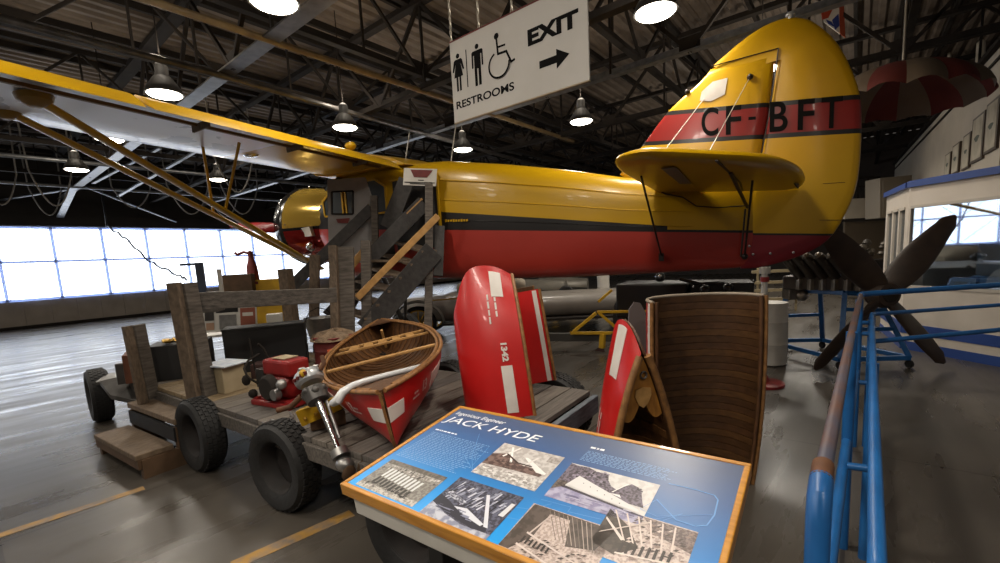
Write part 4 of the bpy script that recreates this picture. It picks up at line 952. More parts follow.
t = MB().tube([(1.359, 3.472, 0.595), (1.443, 3.493, 0.595), (1.435, 3.344, 0.595), (1.489, 3.331, 0.595), (1.559, 3.394, 0.600), (1.606, 3.536, 0.600)], .009, 6).obj('bent_rod', M['alu'], smooth=50)
tag(t, 'thin bent metal rod lying at the wagon edge above a tyre', 'rod')
# white painted tiller arm across the canoe
wt = MB().tube([(1.420, 2.532, 0.900), (1.419, 2.469, 0.930), (1.459, 2.470, 0.970), (1.507, 2.440, 1.000), (1.573, 2.430, 1.010), (1.707, 2.425, 1.010), (2.053, 2.381, 1.010)], [.024, .03, .028, .022, .02, .02, .02], 12)
tag(wt.obj('tiller_arm', mat('tiller_white', '#cfd0d2', .35, .1), smooth=50), 'white painted bent tube lying across the canoe bow', 'tube')
# red drum with burlap, orange strip, black trunk, crates behind
DR = thing('fuel_drum', 'dark red lidless can topped with crumpled burlap behind the canoe', 'can', (2.86, 4.93, DK), .3)
MB().lathe((0, 0, 0), (0, 0, 1), [(.235, 0), (.24, .02), (.232, .04), (.232, .17), (.238, .18), (.232, .19), (.232, .32), (.238, .33), (.225, .335), (.02, .335)], 32).obj('can_body', M['dull_red'], DR, smooth=35, local=True)
def burl(u, v):
    a = 2 * math.pi * v; r = .27 * u; h = .40 - .09 * u * u + .035 * math.sin(5 * a + 3 * u) * u + .03 * math.cos(3 * a) * (1 - u)
    return Vector((r * math.cos(a), r * math.sin(a), h if u < .98 else .30))
tag(MB().grid(burl, 12, 32).obj('burlap_sack', M['burlap'], smooth=60), 'crumpled brown burlap sacking lying on top of the red can', 'sacking')
bpy.data.objects['burlap_sack'].location = (2.86, 4.93, DK)
tag(MB().beam((2.447, 4.291, 0.887), (2.413, 4.174, 0.597), .075, .02, (1, 1, 0)).obj('orange_board', M['orange']), 'narrow orange board leaning between red can and canoe', 'board')
boxthing('equipment_trunk', 'large black trunk standing behind the red pump', 'trunk', (2.33, 5.50, DK), (.86, .30, .50), -.55, M['trunk'], M['trunk'])
t = boxthing('spare_parts_crate', 'low black crate of brassy parts behind the leaning stakes', 'crate', (1.62, 6.10, DK), (.56, .42, .40), -.5, M['trunk'])
g_ = MB(); random.seed(3)
for i in range(14): g_.ball((random.uniform(-.22, .22), random.uniform(-.16, .16), .41 + random.uniform(0, .03)), random.uniform(.025, .05), 8, sc=(1.5, 1, .6))
tag(g_.obj('brass_parts', M['gold'], smooth=50), 'loose brassy machine parts heaped in the low black crate', 'parts'); bpy.data.objects['brass_parts']['kind'] = 'stuff'
bpy.data.objects['brass_parts'].location = t.location; bpy.data.objects['brass_parts'].rotation_euler = t.rotation_euler
t = thing('coil_frame', 'small metal coil frame on top of the black parts crate', 'tool', Vector(t.location) + Vector((.08, .02, .44)))
MB().tube([(-.12, 0, 0), (-.06, 0, .08), (0, 0, .12), (.08, 0, .08), (.14, 0, 0)], .014, 8, ).tube([(-.1, 0, .05), (0, .02, .03), (.1, 0, .06)], .018, 8).obj('frame', M['alu'], t, smooth=50, local=True)
boxthing('wooden_crate', 'reddish brown wooden crate at the far end of the wagon', 'crate', (1.30, 6.42, DK), (.28, .42, .32), -.3, mat('red_brown_crate', '#6b3d26', .7, 0, '#4b2a1a', 5))
boxthing('tin_box', 'small grey tin box outermost at far end of wagon', 'box', (1.18, 6.50, DK - .02), (.18, .22, .24), -.3, M['steel_grey'])
# display boards and boxes farther back, between wagon and windows
def plaque(name, label, cat, q, m, th=.02):
    q = [Vector(p) for p in q]; t = thing(name, label, cat, tuple((q[2] + q[3]) / 2)); n = Vector((.778, .628, 0)) * th
    MB().prism(q, n).obj('board', m, t); return t, q
TB = thing('display_table', 'low pale table of displays behind the guard rail', 'table', (3.45, 8.3, 0))
MB().box((0, 0, .70), (2.6, .75, .04), -.55).obj('tabletop', M['white'], TB, local=True, bevel=.006)
for a, b_ in ((-1.1, -.3), (1.1, -.3), (-1.1, .3), (1.1, .3)):
    v = Matrix.Rotation(-.55, 3, 'Z') @ Vector((a, b_, .34)); MB().box(v, (.06, .06, .68), -.55).obj('leg', M['steel_grey'], TB, local=True)
random.seed(11)
t, q = plaque('photo_board', 'white photo board below the guard rail beside the stake', 'board', ((2.568, 8.279, 1.176), (3.111, 7.606, 1.178), (3.093, 7.630, 0.799), (2.544, 8.309, 0.781)), M['white'])
nv = Vector((-.778, -.628, 0)) * .004
def sub(q, u0, v0, u1, v1): 
    f = lambda u, v: q[0].lerp(q[1], u).lerp(q[3].lerp(q[2], u), v)
    return [f(u0, v0) + nv, f(u1, v0) + nv, f(u1, v1) + nv, f(u0, v1) + nv]
for u0, v0, u1, v1, m_ in ((.03, .1, .2, .5, M['steel_grey']), (.24, .02, .66, .2, M['black']), (.3, .3, .62, .9, M['alu']), (.05, .6, .2, .9, mat('skin_print', '#a5836b', .6)), (.7, .05, .98, .9, mat('brick_print', '#8b4f3d', .6)), (.74, .25, .94, .4, M['white'])):
    MB().prism(sub(q, u0, v0, u1, v1), nv * .3).obj('print', m_, t)
boxthing('storage_crate', 'yellow crate on the display table behind the rail', 'crate', (3.576, 8.145, 0.727), (.62, .35, .86), -.65, M['yellow'])
boxthing('cardboard_box', 'brown open box beside the red bottle jack at the windows', 'box', (3.141, 8.206, 1.383), (.46, .30, .32), -.65, M['brown_box'])
t = thing('bottle_jack', 'tall dark red jack silhouetted against the bright windows', 'jack', (3.379, 8.230, 1.518))
MB().lathe((0, 0, 0), (0, 0, 1), [(.16, 0), (.16, .04), (.10, .06), (.085, .3), (.05, .42), (.04, .5), (.045, .56), (.01, .58)], 18).obj('jack_body', M['dull_red'], t, smooth=40, local=True)
MB().tube([(0, 0, .53), (-.08, .07, .56), (-.16, .13, .52), (-.19, .15, .56)], .025, 8).obj('lever', M['dull_red'], t, smooth=50, local=True)
t = thing('angle_bracket', 'dark blue bent steel bracket standing against the bright windows', 'bracket', (2.375, 7.564, 1.462))
MB().box((0, 0, .22), (.10, .06, .46), -.65).box((-.09, .07, .43), (.26, .06, .035), -.65).obj('plate', mat('navy_steel', '#333a4a', .5), t, local=True, bevel=.004)
MB().box((.2, -.15, .17), (.05, .05, .34), -.65).obj('clear_side', M['clear_bag'], t, local=True)
boxthing('small_crate', 'plain grey crate under the dark blue bracket', 'crate', (2.424, 7.662, 1.167), (.4, .3, .30), -.65, M['weathered_h'])
boxthing('white_carton', 'white carton standing right of the black trunk', 'carton', (3.151, 7.080, 0.566), (.22, .22, .50), -.5, M['white'])
boxthing('tool_tray', 'long dark metal tray lying behind the red pump', 'tray', (2.192, 4.988, 0.580), (.5, .2, .16), -.75, mat('dark_red_steel', '#3a2422', .55))
t = thing('metal_pail', 'grey metal pail behind the red can below the stair', 'pail', (3.071, 5.588, 0.773))
MB().lathe((0, 0, 0), (0, 0, 1), [(.14, 0), (.2, .30), (.21, .31), (.19, .30), (.13, .02), (.01, .02)], 22).obj('pail_body', M['alu'], t, smooth=40, local=True)
MB().tube([(-.2, 0, .3), (-.12, .02, .4), (0, .03, .44), (.12, .02, .4), (.2, 0, .3)], .006, 6).obj('handle', M['steel_dark'], t, smooth=50, local=True)

# ================================================================== information panel in front
PN = thing('information_panel', 'tilted blue information panel with oak frame titled JACK HYDE', 'information panel', (0.812, 1.423, 0.0))
uu, vv, nn = Vector((.05, -.9987, 0)), Vector((.991, .0497, .1237)), Vector((-.1235, -.0062, .9923))
pO = Vector((0.812, 1.423, 0.978)); PWID, PHEI, V0 = 1.222, .653, -.022
def pp_(u, v, n=0.0): return pO + uu * u + vv * v + nn * n
def slabp(u0, v0, u1, v1, n0, n1): return MB().rings([[pp_(u0, v0, n), pp_(u1, v0, n), pp_(u1, v1, n), pp_(u0, v1, n)] for n in (n0, n1)])
pm = bpy.data.materials.new('panel_print'); pm.use_nodes = True; nt = pm.node_tree; b = nt.nodes['Principled BSDF']; b.inputs['Roughness'].default_value = .32
tc = nt.nodes.new('ShaderNodeTexCoord'); sx = nt.nodes.new('ShaderNodeSeparateXYZ'); mr = nt.nodes.new('ShaderNodeMapRange'); rp_ = nt.nodes.new('ShaderNodeValToRGB')
mr.inputs['From Min'].default_value = 0.0; mr.inputs['From Max'].default_value = .63
nt.links.new(tc.outputs['Object'], sx.inputs[0]); nt.links.new(sx.outputs['X'], mr.inputs['Value']); nt.links.new(mr.outputs['Result'], rp_.inputs['Fac']); nt.links.new(rp_.outputs['Color'], b.inputs['Base Color'])
cr = rp_.color_ramp; cr.elements[0].position = .0; cr.elements[0].color = lin('#1c9ae6'); cr.elements[1].position = 1; cr.elements[1].color = lin('#4d5a78'); e = cr.elements.new(.45); e.color = lin('#3474b4'); e = cr.elements.new(.2); e.color = lin('#268dd8'); e = cr.elements.new(.75); e.color = lin('#44608f')
slabp(.012, V0 + .012, PWID - .012, PHEI - .012, -.018, -.004).obj('printed_face', pm, PN)
fw = .019
for nm, (u0, v0, u1, v1) in dict(a=(0, V0, PWID, V0 + fw), b=(0, PHEI - fw, PWID, PHEI), c=(0, V0 + fw, fw, PHEI - fw), d=(PWID - fw, V0 + fw, PWID, PHEI - fw)).items():
    slabp(u0, v0, u1, v1, -.045, .0).obj('frame_edge', M['oak'], PN, bevel=.004)
slabp(.06, V0 + .004, PWID - .03, PHEI - .03, -.105, -.046).obj('tray', M['white'], PN, bevel=.003)
for u_ in (.16, PWID - .16):
    p_ = pp_(u_, .30, -.1); MB().beam((p_.x, p_.y, 0.02), (p_.x, p_.y, p_.z), .09, .09, (1, 0, 0)).obj('leg', M['black'], PN, bevel=.006)
    MB().box((p_.x, p_.y, .012), (.5, .10, .024)).obj('foot', M['black'], PN, bevel=.006)
# lettering
whm = mat('print_white', '#e6e8ec', .4); plm = mat('print_pale_blue', '#7fa3cf', .4); lnm = mat('print_line_blue', '#6a9bd2', .4)
def ptext(s, u, v, w, h, m=whm, shear=.0, bold=.0, name='lettering', n=-.0032):
    vs, fs = text_fit(s, w, h, shear=shear, bold=bold)
    MB().add([pp_(u + q.x, v + q.y, n) for q in vs], fs).obj(name, m, PN, fix=False)
ptext('JACK HYDE', .026, .487, .49, .066, shear=.2, bold=.004)
ptext('Ingenious Engineer', .036, .567, .275, .036, shear=.25, bold=.006)
def dashes(u, v, n_, wmax, lh, hgt, m, seed):
    random.seed(seed); t = MB()
    for i in range(n_):
        x = u - .0006 * i; end = u + wmax * random.uniform(.82, 1)
        while x < end:
            w_ = random.uniform(.006, .02); x2 = min(end, x + w_); yv = v - lh * i
            t.add([pp_(x, yv, -.0034), pp_(x2, yv, -.0034), pp_(x2, yv + hgt, -.0034), pp_(x, yv + hgt, -.0034)], [(0, 1, 2, 3)]); x = x2 + .0045
    return t.obj('small_print', m, PN, fix=False)
dashes(.05, .426, 1, .125, .01, .008, whm, 2)
dashes(.055, .405, 21, .33, .0098, .0036, plm, 5)
dashes(.718, .545, 1, .065, .01, .011, whm, 8)
dashes(.718, .522, 8, .315, .0085, .0034, plm, 9)
# outline drawing of an aircraft printed over the blue
def pline(pts, w=.0014, m=None):
    t = MB()
    for a, c in zip(pts, pts[1:]):
        a, c = Vector((a[0], a[1], 0)), Vector((c[0], c[1], 0)); d = (c - a).normalized(); s = Vector((-d.y, d.x, 0)) * w / 2
        t.add([pp_(q.x, q.y, -.0030) for q in (a - s, c - s, c + s, a + s)], [(0, 1, 2, 3)])
    return t.obj('line_drawing', m or lnm, PN, fix=False)
pline([(1.02, .45), (1.10, .452), (1.15, .447), (1.162, .43), (1.165, .36), (1.155, .31), (1.13, .295), (1.08, .298), (1.01, .36)], .004)
pline([(1.01, .36), (.98, .30), (1.03, .29), (1.16, .36)]); pline([(1.0, .25), (1.09, .33), (1.05, .28)]); pline([(.65, .10), (.70, .11), (.70, .17), (.74, .21)])
pline([(.26, .47), (.34, .32), (.40, .25)]); pline([(.18, .28), (.30, .32), (.40, .25)]); pline([(.36, .4), (.38, .27)]); pline([(.65, .15), (.69, .16), (.695, .05)]); pline([(.70, .215), (.80, .222), (.80, .20), (.90, .212)])
# photographs: monochrome prints built of real tonal patches
TONE = {}
def photo(u0, v0, u1, v1, base, items, nz='#5a5450', scale=40, name='photograph', skew=0.0):
    m = mat('photo_tone', base, .4, 0, nz, scale * 1.6, (1, 1, 1), lo=.44, hi=.56, detail=10)
    mb = MB().add([pp_(u0, v0, -.0030), pp_(u1, v0, -.0030), pp_(u1, v1, -.0030), pp_(u0, v1, -.0030)], [(0, 1, 2, 3)]); ms = [m]
    for k, (pts, c, c2, sc) in enumerate(items):
        key = (c, c2, sc if c2 else 0)
        if key not in TONE: TONE[key] = mat('photo_tone', c, .4, 0, c2, sc * 1.8, lo=.44, hi=.56, detail=10) if c2 else mat('photo_tone', c, .4)
        if TONE[key] not in ms: ms.append(TONE[key])
        mb.add([pp_(u0 + (u1 - u0) * a, v0 + (v1 - v0) * d, -.0029 + .000018 * k) for a, d in pts], [tuple(range(len(pts)))], ms.index(TONE[key]))
    mb.obj(name, ms, PN, fix=False)
R_ = lambda a, b_, c, d: [(a, b_), (c, b_), (c, d), (a, d)]
random.seed(31)
def specks(n, x0, y0, x1, y1, w, h, cols, slant=0.0):
    out = []
    for i in range(n):
        x, y = random.uniform(x0, x1), random.uniform(y0, y1); a, b_ = w * random.uniform(.5, 1.3), h * random.uniform(.5, 1.3); s_ = slant * random.uniform(.6, 1.4)
        out.append(([(x, y), (min(.99, x + a), y), (max(.01, min(.99, x + a + s_)), min(.985, y + b_)), (max(.01, min(.99, x + s_)), min(.985, y + b_))], random.choice(cols), None, 1))
    return out
G_ = ['#2e2a28', '#4a4541', '#8d8781', '#c3beb9', '#dcd8d4']
# canoes in a row on a lawn
photo(.055, .005, .345, .178, '#8b8781', [(R_(0, .86, 1, 1), '#57504a', '#6f6861', 40), (R_(0, .72, 1, .86), '#a5a09a', '#77716b', 70), (R_(0, 0, 1, .15), '#bcb7b1', '#8b867f', 60)] + specks(40, .02, .62, .95, .8, .03, .08, G_[1:4])
      + [q for i in range(10) for q in (([(.17 + .066 * i, .44 - .012 * i), (.205 + .066 * i, .44 - .012 * i), (.225 + .066 * i, .74 - .012 * i), (.19 + .066 * i, .74 - .012 * i)], '#d3d5d6', None, 1), ([(.15 + .066 * i, .20 - .010 * i), (.19 + .066 * i, .20 - .010 * i), (.205 + .066 * i, .42 - .012 * i), (.165 + .066 * i, .42 - .012 * i)], '#2f2b28', None, 1))] + specks(26, .06, .08, .9, .22, .03, .05, G_[:3]), '#6d6862', 60)
# boat builders around a hull frame
photo(.385, -.012, .648, .20, '#33323f', [([(0, .0), (1, 0), (1, .14), (.6, .12), (.3, .2), (0, .34)], '#b9bbc6', '#83869a', 20), ([(.0, .34), (.3, .22), (.75, .12), (.93, .16), (.9, .24), (.5, .30), (.1, .50), (0, .52)], '#2c2b36', None, 1)] + specks(70, .04, .42, .86, .80, .025, .16, ['#c8cad6', '#9497a8', '#5b5d70', '#24242c'], .04)
      + [([(.32, .38), (.5, .42), (.84, .26), (.82, .21), (.55, .28)], '#cfd1da', None, 1), ([(.56, .80), (.60, .82), (.92, .22), (.86, .22)], '#d3d4dc', None, 1), ([(.05, .56), (.4, .46), (.42, .53), (.1, .66)], '#c3c5d0', '#5a5a68', 50), ([(.9, .5), (.97, .5), (.985, .8), (.93, .8)], '#cfd0d4', None, 1)] + specks(16, .05, .22, .6, .34, .08, .02, ['#5b5d70', '#83869a']), '#5c5d70', 55)
# snowy shore with timbers
photo(.40, .24, .662, .452, '#c2bdba', [([(0, .30), (0, .62), (.22, .72), (.5, .52), (.78, .50), (.92, .40), (.9, .34), (.5, .33)], '#54413d', '#79635d', 24), (R_(0, 0, 1, .28), '#cbc7c4', '#9d9793', 46)] + specks(40, .04, .04, .9, .24, .06, .03, ['#8d8682', '#a8a29e', '#dedbd8'])
      + [([(.18, .92), (.21, .93), (.40, .50), (.36, .50)], '#e2dfdc', None, 1), ([(.30, .95), (.33, .95), (.20, .60), (.17, .62)], '#ded9d5', None, 1), ([(.5, .72), (.55, .74), (.95, .46), (.95, .42), (.82, .42)], '#dedbd8', None, 1), ([(.66, .80), (.70, .80), (.60, .50), (.57, .50)], '#d5d0cc', None, 1), (R_(.82, .76, .99, .92), '#8d8480', '#a9a29d', 40), ([(.2, .70), (.22, .72), (.48, .55), (.7, .55), (.7, .52), (.46, .52)], '#3f302d', None, 1)] + specks(22, .05, .36, .8, .52, .05, .02, ['#3f302d', '#8a736c']), '#aaa4a0', 30)
# launch moored by trees
photo(.70, .235, 1.0, .432, '#d3cfcd', [([(0, .0), (1, 0), (1, .20), (0, .34)], '#8680a0', '#aaa6bd', 16), ([(0, .34), (1, .16), (1, .19), (0, .40)], '#3a3340', None, 1), ([(0, .42), (0, .99), (.10, .97), (.22, .99), (.34, .92), (.46, .95), (.5, .78), (.56, .66), (.64, .60), (.68, .72), (.74, .84), (.82, .80), (.88, .66), (.92, .5), (.96, .36), (.5, .38)], '#4a4148', '#766b7a', 60)] + specks(46, .05, .60, .46, .92, .035, .05, ['#332c32', '#8d8292', '#5d5362']) + specks(16, .66, .52, .86, .76, .03, .04, ['#2c262b', '#5d5560'])
      + [([(.12, .40), (.19, .70), (.30, .64), (.92, .30), (.96, .22), (.4, .32)], '#d5d2d2', None, 1), ([(.0, .2), (.12, .36), (.12, .48), (0, .46)], '#3e332f', '#6d6058', 40), ([(.60, .52), (.615, .52), (.72, .82), (.705, .82)], '#e4e2e0', None, 1), ([(.58, .48), (.72, .44), (.69, .50)], '#e0dedc', None, 1)] + [(R_(.28 + .09 * i, .53 - .045 * i, .29 + .09 * i, .55 - .045 * i), '#2c262b', None, 1) for i in range(6)] + specks(20, .05, .04, .9, .2, .12, .015, ['#6d6788', '#b7b3c8']), '#c4bfbd', 30)
# framed hull under construction
photo(.69, -.022, .955, .19, '#a3918a', [([(0, .1), (.02, .99), (.98, .98), (.9, .55), (.62, .45), (.5, .9), (.26, .9), (.26, .42), (.12, .1)], '#40362f', '#574a43', 20)] + [([(.22 + .055 * i, .97), (.23 + .055 * i, .97), (.50 + .045 * i, .50), (.49 + .045 * i, .50)], random.choice(['#8d7f77', '#a39389', '#6d6058']), None, 1) for i in range(10)]
      + specks(90, .14, .05, .92, .42, .035, .035, ['#6f5e56', '#c9b8b0', '#8d7a72', '#3f342f'], .02) + [(R_(.18 + .05 * i, .26 - .004 * i, .205 + .05 * i, .38 - .006 * i), '#332a26', None, 1) for i in range(7)] + [([(.18, .43), (.95, .20), (.95, .22), (.18, .46)], '#cdbfb9', None, 1), ([(.16, .2), (.8, .02), (.8, .04), (.16, .23)], '#d3c5be', None, 1), ([(.28, .88), (.3, .88), (.22, .44), (.2, .44)], '#bfb0a8', None, 1)], '#c4b3ab', 80)
photo(.905, .085, 1.142, .275, '#a8958e', [([(0, .55), (0, .95), (.3, .7), (.5, .35), (.3, .1), (0, .2)], '#3c322b', '#4d423a', 30), ([(.4, .98), (1, .98), (1, .55), (.6, .7)], '#857572', '#5d504d', 70)] + specks(90, .3, .1, .95, .95, .04, .04, ['#6f5e56', '#d0bfb7', '#8d7a72', '#4d413c'], .02)
      + [([(.06 + .14 * i, .95), (.08 + .14 * i, .95), (.34 + .1 * i, .40), (.32 + .1 * i, .40)], '#d5c6bf', None, 1) for i in range(6)] + [([(.02, .75), (.02, .71), (.30, .38), (.33, .41)], '#d9ccc6', None, 1), ([(.03, .40), (.05, .44), (.5, .92), (.5, .88)], '#c9bab3', None, 1)] + [(R_(.32 + .07 * i, .14 + .02 * i, .35 + .07 * i, .36 + .015 * i), '#362c27', None, 1) for i in range(8)] + [([(.30, .12), (.9, .26), (.9, .29), (.30, .15)], '#dccfc8', None, 1)], '#cbbcb5', 80)
dashes(.965, .06, 5, .11, .013, .006, whm, 21)

# ================================================================== hanging exit and restroom sign
SG = thing('hanging_sign', 'white hanging sign reading RESTROOMS and EXIT with an arrow', 'sign', (2.36, 1.695, 2.70))
def sgp(u, v, n=0.0): return Vector((2.36 - .006 - n, 2.215 - u, 2.69 + v - .0))   # u to the right as seen by the visitor, v up
SWD, SHT = 1.035, .52
MB().box((2.36, 2.215 - SWD / 2, 2.69 + SHT / 2), (.012, SWD, SHT)).obj('board', M['sign_white'], SG, bevel=.002)
MB().box((2.36, 2.215 - SWD / 2, 2.69 + SHT + .003), (.016, SWD, .008)).obj('top_edge', M['dull_red'], SG, label='thin reddish top edge')
MB().box((2.36, 2.215 - SWD / 2, 2.69 - .003), (.016, SWD, .007)).obj('bottom_edge', M['cream'], SG)
def sgtext(s, u, v, w, h, bold): 
    vs, fs = text_fit(s, w, h, bold=bold); MB().add([sgp(u + q.x, v + q.y, .001) for q in vs], fs).obj('lettering', M['sign_black'], SG, label='black word ' + s, fix=False)
sgtext('RESTROOMS', .03, .082, .495, .050, .025); sgtext('EXIT', .64, .295, .34, .092, .05)
def sgpoly(name, polys):
    t = MB()
    for k, p in enumerate(polys): t.add([sgp(a, b_, .001 + .0002 * k) for a, b_ in p], [tuple(range(len(p)))])
    return t.obj(name, M['sign_black'], SG, fix=False)
def disc(cx, cy, r, n=18): return [(cx + r * math.cos(2 * math.pi * i / n), cy + r * math.sin(2 * math.pi * i / n)) for i in range(n)]
sgpoly('arrow', [[(.715, .148), (.715, .19), (.832, .19), (.832, .223), (.917, .172), (.832, .115), (.832, .148)]])
cx = .068
sgpoly('woman_pictogram', [disc(cx, .418, .016), [(cx - 0.0282, .398), (cx + 0.0282, .398), (cx + 0.0384, .388), (cx + 0.0538, .325), (cx + 0.0410, .322), (cx + 0.0230, .37), (cx + 0.0410, .285), (cx + 0.0218, .285), (cx + 0.0218, .195), (cx + 0.0051, .195), (cx + 0.0051, .285), (cx - 0.0051, .285), (cx - 0.0051, .195), (cx - 0.0218, .195), (cx - 0.0218, .285), (cx - 0.0410, .285), (cx - 0.0230, .37), (cx - 0.0410, .322), (cx - 0.0538, .325), (cx - 0.0384, .388)]])
sgpoly('divider_bar', [[(.141, .20), (.149, .20), (.149, .435), (.141, .435)]])
cx = .240
sgpoly('man_pictogram', [disc(cx, .425, .016), [(cx - 0.0396, .402), (cx + 0.0396, .402), (cx + 0.0488, .394), (cx + 0.0488, .30), (cx + 0.0356, .30), (cx + 0.0356, .375), (cx + 0.0277, .375), (cx + 0.0277, .185), (cx + 0.0053, .185), (cx + 0.0053, .29), (cx - 0.0053, .29), (cx - 0.0053, .185), (cx - 0.0277, .185), (cx - 0.0277, .375), (cx - 0.0356, .375), (cx - 0.0356, .30), (cx - 0.0488, .30), (cx - 0.0488, .394)]])
def stroke(pts, w):
    out = []
    for a, c in zip(pts, pts[1:]):
        d = Vector((c[0] - a[0], c[1] - a[1], 0)).normalized() * w / 2; s = Vector((-d.y, d.x, 0))
        out.append([(a[0] - d.x * .8 - s.x, a[1] - d.y * .8 - s.y), (c[0] + d.x * .8 - s.x, c[1] + d.y * .8 - s.y), (c[0] + d.x * .8 + s.x, c[1] + d.y * .8 + s.y), (a[0] - d.x * .8 + s.x, a[1] - d.y * .8 + s.y)])
    return out
wc = (.418, .262)
arc = [(wc[0] + .082 * math.cos(a), wc[1] + .078 * math.sin(a)) for a in [math.radians(118 + 240 * i / 26) for i in range(27)]]
sgpoly('wheelchair_pictogram', [disc(.405, .432, .019)] + stroke([(.405, .415), (.412, .325), (.478, .322), (.512, .250), (.535, .256)], .014) + stroke([(.408, .365), (.468, .362)], .012) + stroke(arc, .012))
for u_ in (.012, .26, .527, .80):
    t = MB(); z0 = 2.69 + SHT; n_ = 56
    for i in range(n_):
        z = z0 + i * .042; a = .0 if i % 2 else 1.57
        if z > 4.97: break
        t.tube([Vector((2.36, 2.215 - u_, z + .02)) + Vector((math.cos(a) * .007 * math.cos(p_), math.sin(a) * .007 * math.cos(p_), .026 * math.sin(p_))) for p_ in [2 * math.pi * k / 8 for k in range(8)]], .0028, 5, loop=True)
    o = t.obj('chain', M['chain'], SG, smooth=60)
for yy_ in (1.0, ): struct(MB().box((2.36, 1.7, 5.0), (.06, 1.8, .06)).obj('ceiling_hanger_bar', M['steel_dark']))

# ================================================================== blue pipe railing on the right
RL = thing('pipe_railing', 'blue painted double pipe railing with worn top rail on the right', 'railing', (2.9, 0.0, 0))
br_ = M['blue_rail']; zT, zS = 1.25, 1.10
MB().tube([(1.14, .045, 0.0), (1.14, .045, 1.13), (1.16, .045, 1.18), (1.22, .045, 1.195)], .024, 16).obj('post', br_, RL, smooth=50)
MB().tube([(1.22, .045, 1.195), (3.0, .005, 1.24), (4.90, -.043, 1.262)], .018, 14).obj('top_rail', M['worn'], RL, smooth=50, label='worn bare top rail')
MB().tube([(1.21, .045, 1.194), (1.29, .045, 1.198)], .0235, 14).obj('rust_patch', M['rust'], RL, smooth=50, label='rusty worn spot')
MB().tube([(4.86, -.042, 1.262), (4.94, -.05, 1.262), (5.0, -.10, 1.262), (5.87, -1.0, 1.262), (6.6, -1.75, 1.262)], .024, 14).obj('top_rail', br_, RL, smooth=50)
MB().tube([(1.2, .05, .62), (4.9, -.043, .66)], .022, 12).obj('mid_rail', br_, RL, smooth=50)
for p in ((3.0, .003), (4.62, -.035)): MB().cyl((p[0], p[1], 0), (p[0], p[1], 1.25), .026, n=14).obj('post', br_, RL, smooth=50)
MB().tube([(1.06, -.055, 0), (1.06, -.055, 1.04), (1.09, -.055, 1.085), (1.14, -.056, 1.095), (4.6, -.115, 1.115), (4.72, -.12, 1.12)], .0165, 14).obj('second_rail', br_, RL, smooth=50)
MB().tube([(4.70, -.12, 1.115), (4.8, -.14, 1.11), (5.7, -.98, 1.10), (6.55, -1.80, 1.10)], .0165, 14).obj('second_rail', br_, RL, smooth=50)
MB().tube([(4.66, -.12, .90), (5.6, -1.0, .90), (6.45, -1.85, .90)], .020, 14).obj('lower_rail', br_, RL, smooth=50)
for x_, z_ in ((4.62, 1.06), (4.62, .97), (4.3, .64), (2.6, .66)): MB().cyl((x_, .0 if x_ < 4 else -.035, z_), (x_ + .02, -.118 if x_ > 4 else -.085, z_), .018, n=12).obj('connector', br_, RL, smooth=50)
for p in ((4.66, -.118), (2.95, -.09)): MB().cyl((p[0], p[1], 0), (p[0], p[1], 1.10), .024, n=14).obj('post', br_, RL, smooth=50)
for p in ((6.55, -1.80), ): MB().cyl((p[0], p[1], 0), (p[0], p[1], 1.26), .026, n=14).obj('post', br_, RL, smooth=50)

# ================================================================== right side: exhibit booth, propeller, engine on a stand
BO = thing('exhibit_booth', 'white glazed exhibit booth with blue roof edge and blue base stripes', 'booth', (9.6, -1.3, 0))
P0, P1, P2, P3 = Vector((7.60, -2.25, 0)), Vector((9.19, -.59, 0)), Vector((10.9, -.40, 0)), Vector((11.2, -2.6, 0))
bw = mat('booth_white', '#c4baad', .5, 0, '#b9afa2', 3); bb = mat('booth_blue', '#27417f', .45); wb = mat('booth_frame', '#b0a89c', .5)
ctr = (P0 + P1 + P2 + P3) / 4
def wallseg(a, c, z0, z1, m, name, th=.06, out=0.0, f0=0.0, f1=1.0):
    n_ = (ctr - (a + c) / 2); n_.z = 0; d = (c - a).normalized(); n_ = (n_ - d * n_.dot(d)).normalized()
    p, q = a.lerp(c, f0) - n_ * out, a.lerp(c, f1) - n_ * out
    return MB().prism([p + Vector((0, 0, z0)), q + Vector((0, 0, z0)), q + Vector((0, 0, z1)), p + Vector((0, 0, z1))], n_ * th).obj(name, m, BO)
gz = bpy.data.materials.new('booth_glass'); gz.use_nodes = True; nt = gz.node_tree; o_ = nt.nodes['Material Output']; nt.nodes.remove(nt.nodes['Principled BSDF'])
tr_, gl_, mx_ = nt.nodes.new('ShaderNodeBsdfTransparent'), nt.nodes.new('ShaderNodeBsdfGlossy'), nt.nodes.new('ShaderNodeMixShader')
gl_.inputs['Roughness'].default_value = .02; gl_.inputs['Color'].default_value = (.75, .8, .85, 1); tr_.inputs['Color'].default_value = (.8, .85, .9, 1); mx_.inputs[0].default_value = .36
nt.links.new(tr_.outputs[0], mx_.inputs[1]); nt.links.new(gl_.outputs[0], mx_.inputs[2]); nt.links.new(mx_.outputs[0], o_.inputs[0])
